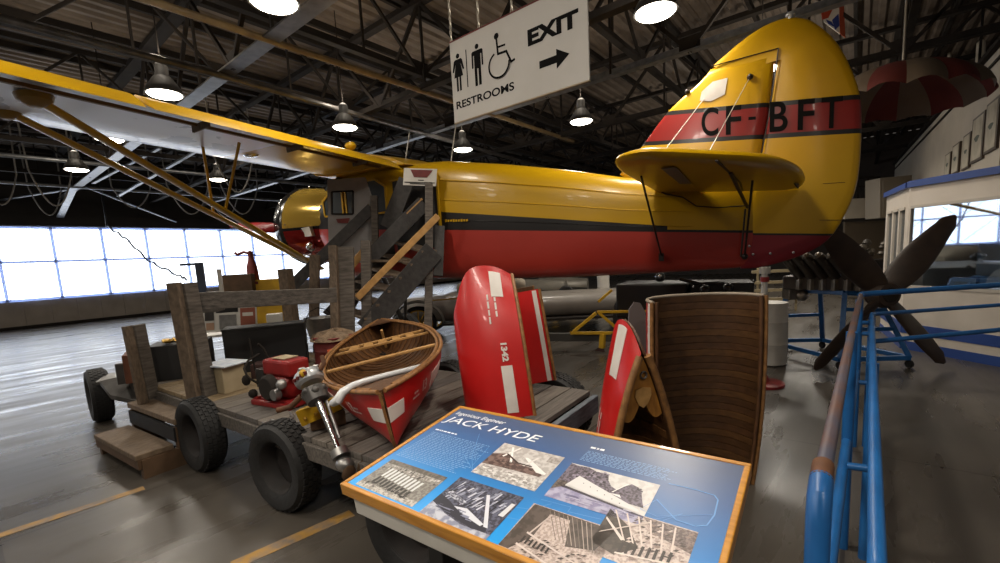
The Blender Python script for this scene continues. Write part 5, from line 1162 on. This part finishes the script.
for a, c, win in ((P0, P1, [(.0, .985)]), (P1, P2, [(.12, .34), (.40, .62), (.68, .92)]), (P2, P3, []), (P3, P0, [])):
    wallseg(a, c, 0, .97 if win else 2.45, bw, 'wall_panel')
    if win:
        wallseg(a, c, 2.16, 2.45, bw, 'wall_panel')
        e0 = 0.0
        for f0, f1 in win + [(1.0, 1.0)]:
            if f0 > e0: wallseg(a, c, .97, 2.16, bw, 'wall_panel', f0=e0, f1=f0)
            e0 = f1
        for f0, f1 in win:
            wallseg(a, c, .97, 2.16, gz, 'window_pane', .008, -.03, f0, f1)
            wallseg(a, c, .95, .99, wb, 'window_frame', .02, .012, f0, f1); wallseg(a, c, 2.14, 2.18, wb, 'window_frame', .02, .012, f0, f1)
    wallseg(a, c, 2.45, 2.53, bb, 'roof_edge', .10, .05); wallseg(a, c, .25, .40, bb, 'base_stripe', .012, .008); wallseg(a, c, .0, .13, bb, 'base_stripe', .012, .008)
MB().prism([p + Vector((0, 0, 2.5)) for p in (P0, P1, P2, P3)], (0, 0, .05)).obj('roof', bb, BO)
inn = mat('booth_inside', '#7f93a3', .6, 0, '#93a3ad', 2)
MB().prism([P0 + Vector((1.1, -.1, .9)), P1 + Vector((1.0, -.9, .9)), P1 + Vector((1.0, -.9, 2.4)), P0 + Vector((1.1, -.1, 2.4))], (.02, -.01, 0)).obj('display_backdrop', inn, BO)
MB().prism([P0 + Vector((.1, .05, .88)), P1 + Vector((.05, -.1, .88)), P1 + Vector((1.0, -.9, .88)), P0 + Vector((1.1, -.1, .88))], (0, 0, .04)).obj('display_shelf', mat('shelf_grey', '#59636b', .6), BO)
dm = thing('draped_bust', 'white draped bust standing behind the booth window', 'bust', (8.95, -1.62, .92))
MB().lathe((0, 0, 0), (0, 0, 1), [(.20, 0), (.22, .06), (.20, .18), (.13, .28), (.07, .32), (.06, .36), (.085, .42), (.09, .48), (.06, .54), (.01, .56)], 22).obj('draped_body', M['canoe_white'], dm, smooth=50, local=True)
MB().ball((-.1, .05, .10), .09, 10, sc=(1.3, 1, .7)).obj('draped_fold', M['canoe_white'], dm, smooth=50, local=True)
t = thing('booth_label', 'small framed card standing on the shelf inside the booth', 'card', (8.88, -1.18, .92))
MB().box((0, 0, .11), (.02, .34, .2), -.57).obj('card_frame', M['brown_box'], t, local=True); MB().box((-.012, .006, .11), (.006, .28, .15), -.57).obj('card', M['paper'], t, local=True)
t = thing('booth_post', 'brown wooden post standing inside the booth window', 'post', (8.5, -2.1, .92)); MB().box((0, 0, .6), (.14, .1, 1.2), .2).box((.03, 0, 1.1), (.3, .08, .08), .2).obj('timber', M['prop_wood'], t, local=True)

# four-bladed wooden propeller
PR = thing('wooden_propeller', 'big dark brown four-bladed wooden propeller in front of booth', 'propeller', (7.30, -.28, 0))
hub = Vector((7.30, -.28, 1.03)); ra, fa = Vector((.628, -.778, 0)), Vector((.778, .628, 0))
for k, ang in enumerate((48, 132, 228, 312)):
    A_ = math.radians(ang); rad = ra * math.cos(A_) + Vector((0, 0, 1)) * math.sin(A_); tan = fa.cross(rad)
    rr = []
    for i in range(13):
        u = i / 12; r_ = .05 + 1.19 * u
        ch = (.10 + .07 * math.sin(math.pi * min(1, u * 1.15) ** .8)) * (1 if u < .9 else math.sqrt(max(.06, 1 - ((u - .9) / .1) ** 2)))
        tw_ = math.radians(50 - 38 * u); th = .05 * (1 - .75 * u) + .006
        rr.append([hub + rad * r_ + (tan * math.cos(tw_) - fa * math.sin(tw_)) * (ch * math.cos(2 * math.pi * j / 16)) + (fa * math.cos(tw_) + tan * math.sin(tw_)) * (th * math.sin(2 * math.pi * j / 16)) for j in range(16)])
    MB().rings(rr).obj('blade', M['prop_wood'], PR, smooth=60)
MB().lathe(hub, -fa, [(.02, -.10), (.16, -.10), (.17, -.04), (.17, .06), (.14, .10), (.05, .11), (.02, .11)], 24).obj('hub', M['prop_wood'], PR, smooth=40)
MB().lathe(hub - fa * .1, -fa, [(.02, 0), (.09, 0), (.09, .02), (.03, .03), (.01, .03)], 20).obj('hub_plate', M['steel_dark'], PR, smooth=40)

# blue stand with casters
STD = thing('engine_stand', 'blue tubular engine stand on small casters behind the railing', 'stand', (7.9, .3, 0))
cb = [Vector((8.35, 1.10, .14)), Vector((7.36, .12, .14)), Vector((7.82, -.60, .14)), Vector((8.75, .38, .14))]
ct = [Vector((8.231, 0.791, 0.995)), Vector((7.694, 0.103, 1.005)), Vector((7.839, -0.235, 0.789)), Vector((8.531, 0.420, 0.811))]
ct[2].z = ct[1].z - .03; ct[3].z = ct[0].z
bl = M['blue_rail']
def sb_(p, q, nm, r=.03): MB().beam(p, q, r * 2, r * 2).obj(nm, bl, STD, bevel=.006)
for i in range(4):
    sb_(cb[i], cb[(i + 1) % 4], 'base_tube'); sb_(cb[i], ct[i], 'upright')
    MB().lathe(cb[i] - Vector((0, 0, .085)), ra, [(.01, -.02), (.05, -.02), (.055, 0), (.05, .02), (.01, .02)], 16).obj('caster', M['rubber'], STD, smooth=40)
for i in (0, 1, 2): sb_(ct[i], ct[(i + 1) % 4], 'top_tube')
for f in (.45, .75): sb_(cb[1].lerp(ct[1], f), cb[2].lerp(ct[2], f), 'cross_tube', .025)
sb_(cb[0].lerp(ct[0], .5), cb[3].lerp(ct[3], .5), 'cross_tube', .025)
# vee engine with slanting cylinder barrels
EN = thing('aircraft_engine', 'dark multi-cylinder aircraft engine on blue stand under the tail', 'engine', (7.9, .45, 1.0))
ea, eb = Vector((8.073, 0.828, 0.994)), Vector((7.854, -0.016, 0.991)); el = (eb - ea)
en = mat('engine_dark', '#4a443d', .45, .4, '#38332d', 8); ef = mat('engine_light', '#8d8478', .4, .7, '#6d665c', 10)
MB().beam(ea + Vector((0, 0, .14)), eb + Vector((0, 0, .14)), .30, .20).obj('crankcase', en, EN, bevel=.02)
side = Vector((-.628, .778, 0))
for i in range(6):
    c = ea.lerp(eb, (i + .5) / 6) - fa * .20
    MB().box(c + Vector((0, 0, .12)), (.10, .11, .17), .65).obj('rocker_box', ef, EN, bevel=.01)
    top = c + Vector((0, 0, .54)) + side * .26; bot = c + Vector((0, 0, .22))
    MB().tube([bot, bot.lerp(top, .5) + Vector((0, 0, .03)), top], [.065, .075, .06], 14).obj('cylinder', en, EN, smooth=50)
    MB().ball(top, .05, 10).obj('cylinder_cap', ef, EN, smooth=50)
    MB().cyl(c + Vector((0, 0, .16)) - fa * .03, top.lerp(bot, .2) - fa * .06, .014, n=8).obj('push_rod', ef, EN, smooth=50)
MB().box(ea.lerp(eb, .1) - Vector((0, 0, .04)), (.2, .2, .16), .6).ball(ea.lerp(eb, .25) - Vector((0, 0, .06)), .09, 10).obj('oil_pump', ef, EN, smooth=40, bevel=.01)
t = thing('white_barrel', 'plain white round barrel left of the blue engine stand', 'barrel', (7.35, .95, 0))
MB().lathe((0, 0, 0), (0, 0, 1), [(.2, 0), (.23, .02), (.235, .3), (.24, .31), (.235, .32), (.235, .62), (.24, .63), (.235, .64), (.23, .9), (.02, .91)], 28).obj('barrel_body', M['white'], t, smooth=40, local=True)

# ================================================================== far right: gallery wall with framed prints
gw = mat('gallery_wall', '#b0a697', .65, 0, '#a69c8d', 2)
W0, W1 = Vector((11.75, -1.892, 0)), Vector((28.0, -1.25, 0)); wd = (W1 - W0).normalized(); wn = Vector((-wd.y, wd.x, 0))
o = MB().prism([W0, W1, W1 + Vector((0, 0, 5.0)), W0 + Vector((0, 0, 5.0))], -wn * .12).obj('wall_gallery', gw); struct(o)
o = MB().beam(W0 + Vector((0, 0, 5.02)), W1 + Vector((0, 0, 5.02)), .2, .08).beam(W0 + Vector((0, 0, 4.78)) + wn * .02, W1 + Vector((0, 0, 4.78)) + wn * .02, .03, .05).obj('trim_gallery_cap', M['steel_dark']); struct(o)
PICS = (
    ((16.46, -1.706, 3.69), (15.80, -1.732, 3.71), (15.38, -1.749, 3.14), (16.03, -1.723, 3.16)),
    ((15.65, -1.738, 3.77), (14.94, -1.766, 3.80), (14.45, -1.785, 3.10), (15.21, -1.755, 3.12)),
    ((14.54, -1.781, 3.82), (13.87, -1.808, 3.83), (13.61, -1.818, 3.11), (14.21, -1.795, 3.07)),
    ((13.86, -1.809, 4.02), (12.99, -1.843, 4.03), (12.46, -1.864, 3.17), (13.42, -1.826, 3.10)),
    ((12.97, -1.843, 4.06), (12.03, -1.880, 4.11), (11.64, -1.896, 3.21), (12.31, -1.869, 3.15)),
)
fm_ = mat('picture_frame', '#3c2e22', .5); pr_ = mat('print_pale', '#b3aa98', .7, 0, '#8d8778', 3)
for i, q in enumerate(PICS):
    q = [Vector(p) + wn * .03 for p in q]
    # straighten each frame into a true rectangle on the wall
    xa, xb = (q[0] - W0).dot(wd), (q[1] - W0).dot(wd); xc, xd_ = (q[3] - W0).dot(wd), (q[2] - W0).dot(wd)
    x0, x1 = sorted(((xa + xc) / 2, (xb + xd_) / 2)); z1 = (q[0].z + q[1].z) / 2; z0 = (q[2].z + q[3].z) / 2
    t = thing('framed_print', ['smallest dark-framed print, farthest along the gallery wall', 'second dark-framed print from the far end of the gallery wall', 'middle one of five framed prints on the gallery wall', 'framed print second nearest on the gallery wall above the booth', 'large framed print nearest on the gallery wall at the right edge'][i], 'picture', tuple(W0 + wd * (x0 + x1) / 2 + Vector((0, 0, z0))), 0, 'framed prints on the gallery wall')
    def wq(x, z, n): return W0 + wd * x + Vector((0, 0, z)) + wn * n
    MB().prism([wq(x0, z0, .0), wq(x1, z0, .0), wq(x1, z1, .0), wq(x0, z1, .0)], wn * .04).obj('frame', fm_, t)
    bx, bz = (x1 - x0) * .1, (z1 - z0) * .05
    MB().prism([wq(x0 + bx, z0 + bz, .03), wq(x1 - bx, z0 + bz, .03), wq(x1 - bx, z1 - bz, .03), wq(x0 + bx, z1 - bz, .03)], wn * .015).obj('print', pr_, t)
    cx_, cz_ = (x0 + x1) / 2, (z0 + z1) / 2; w_ = (x1 - x0) * .2
    MB().add([wq(cx_ + w_ * math.cos(a) * (1 + .3 * math.sin(3 * a)), cz_ + .35 * w_ * math.sin(a), .047) for a in [2 * math.pi * j / 14 for j in range(14)]], [tuple(range(14))]).obj('motif', mat('motif_green', '#4a5148', .7) if i == 0 else bpy.data.materials['motif_green'], t, fix=False)

# parachute canopy hung from the roof
PC = thing('parachute', 'red and cream striped parachute canopy hung under the dark roof', 'parachute', (10.427, -0.495, 4.546))
ap = Vector((10.427, -0.495, 4.546)); gores = 14
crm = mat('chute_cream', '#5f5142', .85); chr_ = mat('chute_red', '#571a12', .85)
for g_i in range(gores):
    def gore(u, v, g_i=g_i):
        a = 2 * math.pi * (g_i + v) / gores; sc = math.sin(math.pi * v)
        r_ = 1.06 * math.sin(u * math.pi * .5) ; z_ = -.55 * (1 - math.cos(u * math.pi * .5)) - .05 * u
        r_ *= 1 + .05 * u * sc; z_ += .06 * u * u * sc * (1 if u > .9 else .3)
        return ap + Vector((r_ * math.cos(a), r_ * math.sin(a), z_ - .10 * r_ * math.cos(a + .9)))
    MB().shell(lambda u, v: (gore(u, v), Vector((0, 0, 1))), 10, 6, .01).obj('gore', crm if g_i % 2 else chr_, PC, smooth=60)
MB().cyl(ap, ap + Vector((0, 0, 6.6 - ap.z)), .02, n=8).obj('rope', M['chain'], PC)
# pipes and stanchions above the gallery
def rpipe(pts, r, label): o = MB().tube([Vector(p) for p in pts], r, 10).obj('ceiling_conduit', mat('conduit_pale', '#bcb4a6', .5) if 'conduit_pale' not in bpy.data.materials else bpy.data.materials['conduit_pale'], smooth=50); struct(o, label)
rpipe([(17.599, 0.493, 7.645), (18.453, -1.837, 7.861), (18.459, -1.845, 6.575)], .05, 'pale conduit with a right-angle bend near the parachute')
rpipe([(20.129, 0.543, 7.879), (20.865, -1.959, 7.902)], .04, 'grey conduit behind the parachute')
rpipe([(18.923, 0.445, 5.595), (19.370, -0.904, 5.737), (20.119, -2.627, 5.828)], .06, 'pale conduit below the parachute')
rpipe([(17.972, -2.357, 8.491), (17.993, -2.383, 7.764), (18.011, -2.404, 5.464)], .09, 'thick pale stanchion at the gallery wall')
rpipe([(18.459, -1.845, 6.575), (18.449, -1.833, 4.405)], .06, 'pale drop pipe behind the parachute')
# colourful banner behind the fin
BN = thing('cloth_banner', 'colourful white, red and blue banner hanging behind the fin tip', 'banner', (11.118, 0.558, 6.140))
def bq(px): return [Vector(p) for p in px]
def bslab(q, m, nm, off=0.0): q = [p - fa * off for p in bq(q)]; MB().prism(q, fa * .01).obj(nm, m, BN)
bslab(((10.962, 0.752, 6.761), (11.198, 0.460, 6.742), (11.251, 0.394, 5.616), (11.054, 0.638, 5.845)), M['canoe_white'], 'cloth'); bslab(((11.198, 0.460, 6.742), (11.245, 0.401, 6.739), (11.313, 0.317, 5.539), (11.251, 0.394, 5.616)), mat('banner_orange', '#8f3d24', .8), 'border', .01)
bslab(((10.999, 0.706, 6.167), (11.094, 0.589, 6.177), (11.144, 0.526, 6.050), (11.100, 0.581, 5.912), (11.029, 0.669, 5.883)), mat('banner_red', '#9c3a22', .8), 'red_motif', .012); bslab(((11.149, 0.521, 5.873), (11.218, 0.435, 5.973), (11.236, 0.413, 5.759), (11.189, 0.471, 5.692)), mat('banner_blue', '#2d3d85', .8), 'blue_motif', .012); bslab(((11.077, 0.610, 5.879), (11.138, 0.534, 5.838), (11.176, 0.487, 5.747), (11.103, 0.578, 5.806)), bpy.data.materials['banner_blue'], 'blue_motif', .012)
MB().cyl((10.914, 0.812, 6.800), (11.292, 0.344, 6.769), .02, n=8).cyl((11.103, 0.578, 6.785), Vector((11.103, 0.578, 6.785)) + Vector((0, 0, 6.6 - (11.103, 0.578, 6.785)[2])), .008, n=6).obj('hanging_rod', M['steel_dark'], BN)

# mezzanine front, clutter shelf far behind the tail
o = MB().prism([Vector((21.524, 0.408, 3.219)), Vector((22.662, -1.002, 3.196)), Vector((22.687, -1.033, 2.491)), Vector((21.544, 0.383, 2.477))], fa * .1).obj('trim_mezzanine', gw); struct(o)
o = MB().prism([Vector((21.801, 0.384, 2.372)), Vector((22.960, -1.051, 2.348)), Vector((23.012, -1.116, 0.895)), Vector((21.840, 0.335, 0.919))], fa * .1).obj('wall_under_mezzanine', mat('tan_wall', '#4d4234', .7)); struct(o)
t = thing('mezzanine_railing', 'dark rail fence on the mezzanine far behind the tail', 'railing', (22.199, -0.269, 3.218))
for x_, q in enumerate((((21.701, 0.348, 3.996), (21.722, 0.321, 3.221)), ((21.938, 0.054, 3.976), (21.961, 0.026, 3.201)), ((22.175, -0.239, 3.993), (22.200, -0.270, 3.181)), ((22.413, -0.533, 3.973), (22.438, -0.565, 3.198)))): MB().beam(q[0], q[1], .06, .06, (1, 0, 0)).obj('post', M['steel_dark'], t)
MB().beam((21.653, 0.407, 4.000), (22.460, -0.592, 3.969), .06, .08).beam((21.662, 0.396, 3.669), (22.471, -0.606, 3.638), .04, .05).obj('rail', M['steel_dark'], t)
t = thing('wall_cabinet', 'plain cream cabinet box far behind, above the booth corner', 'cabinet', (20.103, -1.016, 2.396)); q = [Vector(p) for p in ((19.703, -0.521, 3.664), (20.367, -1.343, 3.705), (20.419, -1.407, 2.369), (19.746, -0.575, 2.361))]
MB().prism(q, fa * .6).obj('cabinet_body', mat('cabinet_cream', '#6e665a', .6), t, bevel=.01); MB().prism([q[0].lerp(q[2], .08), q[1].lerp(q[3], .08), q[2].lerp(q[0], .08), q[3].lerp(q[1], .08)], -fa * .02).obj('door', bpy.data.materials['cabinet_cream'], t, bevel=.004)
t = thing('spares_shelf', 'dark shelf of jumbled machine parts far behind the propeller', 'shelf', (16.971, -0.321, 1.024)); random.seed(4)
MB().beam((16.527, 0.228, 1.062), (17.393, -0.844, 1.075), .4, .05).beam((16.564, 0.182, 1.059), Vector((16.564, 0.182, 1.059)) * 1 - Vector((0, 0, (16.564, 0.182, 1.059)[2])), .06, .3, (1, 0, 0)).beam((17.339, -0.777, 1.050), Vector((17.339, -0.777, 1.050)) - Vector((0, 0, (17.339, -0.777, 1.050)[2])), .06, .3, (1, 0, 0)).obj('shelf_board', M['steel_dark'], t)
sp_ = MB(); a_, c_ = Vector((16.434, 0.184, 1.151)), Vector((17.238, -0.811, 1.169))
for i in range(26): sp_.ball(a_.lerp(c_, random.random()) + Vector((0, 0, random.uniform(0, .45))), random.uniform(.06, .14), 8, sc=(1, 1, random.uniform(.5, 1.2)))
o = sp_.obj('machine_parts', mat('parts_mix', '#2c2722', .5, .4, '#5d564c', 5), smooth=50); o['kind'] = 'stuff'; tag(o, 'jumbled dark machine parts heaped on the far shelf', 'parts')

# ================================================================== seen under the fuselage
# grey vintage car
CR = thing('vintage_car', 'grey vintage car with yellow spoked wheels behind the canoe', 'car', (7.6, 6.9, 0), math.atan2(-.80, .60))
gb_ = mat('car_grey', '#77716a', .45, 0, '#6b655e', 3, coat=.2); tan_ = mat('car_canvas', '#8a8171', .8)
def sec(x, w, z0, z1, n=16): return [Vector((x, w * math.copysign(abs(math.cos(a)) ** .5, math.cos(a)), (z0 + z1) / 2 + (z1 - z0) / 2 * math.copysign(abs(math.sin(a)) ** .5, math.sin(a)))) for a in [2 * math.pi * j / n for j in range(n)]]
MB().rings([sec(-1.9, .25, .5, .85), sec(-1.75, .45, .38, .92), sec(-.7, .5, .36, .96), sec(-.4, .66, .36, 1.04), sec(1.0, .72, .36, 1.04), sec(1.4, .70, .36, .90), sec(4.0, .70, .36, .88), sec(4.8, .6, .45, .84), sec(5.1, .3, .55, .75)]).obj('body', gb_, CR, smooth=50, local=True)
MB().rings([sec(-.3, .60, 1.00, 1.2), sec(0, .66, 1.0, 1.42), sec(.9, .66, 1.0, 1.40), sec(1.2, .60, .98, 1.2)]).obj('canvas_top', tan_, CR, smooth=50, local=True)
for sx_ in (-1.15, 3.9):
    for sy in (-.78, .78):
        w_ = MB().lathe((sx_, sy, .40), (0, 1, 0), [(.32, -.05), (.37, -.06), (.40, 0), (.37, .06), (.32, .05)], 30, loop=True, caps=False).obj('wheel', M['rubber'], CR, smooth=40, local=True)
        t = MB().lathe((sx_, sy, .40), (0, 1, 0), [(.01, -.07), (.07, -.06), (.07, .06), (.01, .07)], 16)
        t.lathe((sx_, sy, .40), (0, 1, 0), [(.29, -.03), (.325, -.03), (.325, .03), (.29, .03)], 30, loop=True, caps=False)
        for k in range(12):
            a = math.pi * k / 6; t.cyl((sx_ + .06 * math.cos(a), sy, .40 + .06 * math.sin(a)), (sx_ + .30 * math.cos(a), sy, .40 + .30 * math.sin(a)), .014, n=6)
        t.obj('spokes', M['yellow'], w_, smooth=40, local=True)
        ft_ = [Vector((sx_ + .56 * math.cos(a), sy, .42 + .50 * math.sin(a))) for a in [math.radians(5 + 17 * i) for i in range(11)]]
        MB().rings([[p + Vector((0, dy, dz)) for dy, dz in ((-.13, -.02), (0, .015), (.13, -.02), (.13, -.04), (0, -.01), (-.13, -.04))] for p in ft_]).obj('fender', mat('fender_dark', '#3e3a36', .4) if 'fender_dark' not in bpy.data.materials else bpy.data.materials['fender_dark'], CR, smooth=50, local=True)
for sy in (-.75, .75): MB().box((1.4, sy, .38), (4.0, .3, .05)).obj('running_board', M['steel_dark'], CR, local=True)
MB().beam((-.9, -.70, .90), (.9, -.745, .95), .02, .03).obj('coach_line', M['gold'], CR, local=True, label='thin brassy coach line')

# silver floats of another aircraft in yellow cradles
flm = mat('float_silver', '#77736a', .4, .3, '#67635b', 3); fld = mat('float_dark', '#3a3833', .5)
for i, (pa, pb, lab) in enumerate((((9.536, 8.088, 0.907), (9.782, 5.714, 0.836), 'pale silver aircraft float, left of two, under the red belly'), ((11.381, 7.554, 0.868), (11.762, 6.127, 0.742), 'pale silver aircraft float, right of two, by the white column'))):
    a_, c_ = Vector(pa), Vector(pb); FL = thing('aircraft_float', lab, 'float', tuple((a_ + c_) / 2 - Vector((0, 0, .3))), 0, 'aircraft floats'); d_ = (c_ - a_).normalized(); s_ = Vector((-d_.y, d_.x, 0)).normalized()
    rr = []
    for k in range(13):
        u = k / 12; w_ = .34 * math.sin(math.pi * (.06 + .88 * u)) ** .6; c = a_.lerp(c_, u)
        rr.append([c + s_ * (w_ * math.cos(t_)) + Vector((0, 0, (.26 if math.sin(t_) > 0 else .26 * (.4 + .6 * math.sin(math.pi * u))) * math.sin(t_))) for t_ in [2 * math.pi * j / 18 for j in range(18)]])
    MB().rings(rr).obj('float_hull', flm, FL, smooth=50)
    MB().rings([[q.lerp(sum(r_, Vector()) / 18, -.02) for q in r_[9:] + [r_[0]]] for r_ in rr], closed=False).obj('dark_bottom', fld, FL, smooth=50)
    for f in (.3, .7):
        p_ = a_.lerp(c_, f); MB().beam((p_.x, p_.y, 0), (p_.x, p_.y, p_.z - .15), .10, .10, (1, 0, 0)).beam(p_ - s_ * .3 - Vector((0, 0, .2)), p_ + s_ * .3 - Vector((0, 0, .2)), .1, .08).obj('cradle', M['yellow'], FL)
    MB().prism([rr[4][3] , rr[4][1], rr[4][1] + d_ * .06, rr[4][3] + d_ * .06], -fa * .01).obj('red_stripe', M['dull_red'], FL)
t = thing('float_wheel', 'small black wheel with yellow hub between the two floats', 'wheel', (9.604, 5.616, 0.703)); c_ = Vector((9.606, 5.614, 0.778))
MB().lathe(c_, fa, [(.07, -.05), (.16, -.06), (.19, 0), (.16, .06), (.07, .05)], 24, loop=True, caps=False).obj('tyre', M['rubber'], t, smooth=40); MB().lathe(c_, fa, [(.01, -.05), (.08, -.04), (.08, .04), (.01, .05)], 16).obj('hub', M['yellow'], t, smooth=40)
# white column
t = thing('white_post', 'short thick white post on the floor under the fuselage', 'post', (11.683, 5.602, 0.000))
MB().lathe((0, 0, 0), (0, 0, 1), [(.19, 0), (.19, .04), (.17, .05), (.17, 1.42), (.19, 1.43), (.19, 1.47), (.02, 1.47)], 24).obj('post_body', M['white'], t, smooth=40, local=True)
MB().tube([(-.1, -.15, .42), (-.05, -.19, .52), (.05, -.19, .52), (.1, -.15, .42)], .025, 8).obj('black_hook', M['black'], t, smooth=50, local=True)
# yellow trestle dolly
YT = thing('yellow_trestle', 'yellow A-frame trestle dolly with a caster behind the canoe pieces', 'trestle', (6.819, 3.363, 0.000))
yy_ = M['yellow'];
def yb_(p, q, w=.05): MB().beam(p, q, w, w).obj('tube', yy_, YT, bevel=.004)
yb_((6.786, 3.853, 0.374), (7.047, 3.530, 0.689)); yb_((7.318, 3.194, 0.327), (7.080, 3.489, 0.686)); yb_((6.753, 3.894, 0.359), (7.396, 3.098, 0.302)); yb_((7.058, 3.516, 0.706), (7.753, 2.656, 0.663), .045); yb_((7.118, 3.442, 0.309), (7.103, 3.461, 0.058), .09)
yb_((9.111, 4.953, 0.877), (9.103, 4.963, 0.482), .12); yb_((9.285, 4.737, 0.862), (9.264, 4.764, 0.468), .12); yb_((7.072, 3.499, 0.881), (7.229, 3.305, 1.078), .04)
MB().lathe(Vector((7.079, 3.490, -0.030)) , (1, 0, 0), [(.02, -.03), (.09, -.03), (.10, 0), (.09, .03), (.02, .03)], 18).obj('caster', mat('caster_brown', '#3a2420', .6), YT, smooth=40)
MB().beam((6.187, 5.391, 0.281), (7.540, 2.760, 0.229), .12, .14).obj('long_beam', fld, YT, label='long dark beam')
MB().beam((6.344, 5.037, 0.278), (6.336, 5.047, 0.033), .1, .1).beam((7.430, 2.896, 0.239), (7.428, 2.899, -0.028), .1, .1).obj('beam_foot', fld, YT)
# black machine under the tail
BK = thing('black_machine', 'black bulky machine with glinting pipes below the tail', 'machine', (8.1, 2.9, 0))
def bk(px0, py0, px1, py1): pass
a_, c_ = Vector((8.006, 3.457, 1.006)), Vector((8.190, 2.274, 0.994))
MB().beam(a_ + Vector((0, 0, -.16)), c_ + Vector((0, 0, -.16)), .9, .62).obj('engine_cover', M['black'], BK, bevel=.03)
e_ = Vector((8.425, 1.347, 0.975))
MB().beam(c_ + Vector((0, 0, -.15)), e_ + Vector((0, 0, -.15)), .7, .62).obj('chassis', M['black'], BK, bevel=.03)
MB().tube([(7.872, 2.350, 1.212), (7.875, 2.027, 1.124), (8.029, 1.678, 1.127)], .03, 10).tube([(8.044, 1.500, 0.895), (8.124, 1.400, 1.085), (8.216, 1.287, 1.142)], .03, 10).obj('pipe', mat('black_gloss', '#2c2b2b', .2, .3), BK, smooth=50)
for px_ in ((7.821, 1.935, 1.029), (7.950, 1.616, 1.051), (7.857, 2.686, 1.252)): MB().ball(px_, .09, 12).obj('fitting', bpy.data.materials['black_gloss'], BK, smooth=50)
MB().ball((7.757, 2.651, 1.276), .035, 8).ball((7.590, 2.061, 1.098), .02, 8).obj('lamp', M['chrome'], BK, smooth=50)  # chrome beads put in as glints on the machine, not lamps
for p_ in (a_, c_, e_): MB().lathe((p_.x, p_.y, .4), (.6, -.8, 0), [(.2, -.1), (.38, -.1), (.4, 0), (.38, .1), (.2, .1)], 24).obj('wheel', M['rubber'], BK, smooth=40)
# slatted rack behind the tail trestle
t = thing('slatted_rack', 'pale rack of horizontal bars behind the tail trestle', 'rack', (12.812, 1.645, 0.196))
for y_, q in enumerate((((12.519, 2.008, 1.047), (13.269, 1.079, 1.032)), ((12.522, 2.004, 0.774), (13.274, 1.072, 0.758)), ((12.524, 2.001, 0.574), (13.278, 1.067, 0.558)), ((12.526, 1.998, 0.347), (13.282, 1.062, 0.332)))): MB().beam(q[0], q[1], .05, .07).obj('bar', mat('rack_cream', '#8d8064', .6) if y_ == 0 else bpy.data.materials['rack_cream'], t)
for q in ((((12.726, 1.910, 1.133)), (10.805, 1.602, 0.000)), (((13.341, 1.148, 1.080)), (11.316, 0.945, 0.000))): MB().beam(q[0], (q[0][0], q[0][1], 0), .05, .05, (1, 0, 0)).obj('upright', bpy.data.materials['rack_cream'], t)
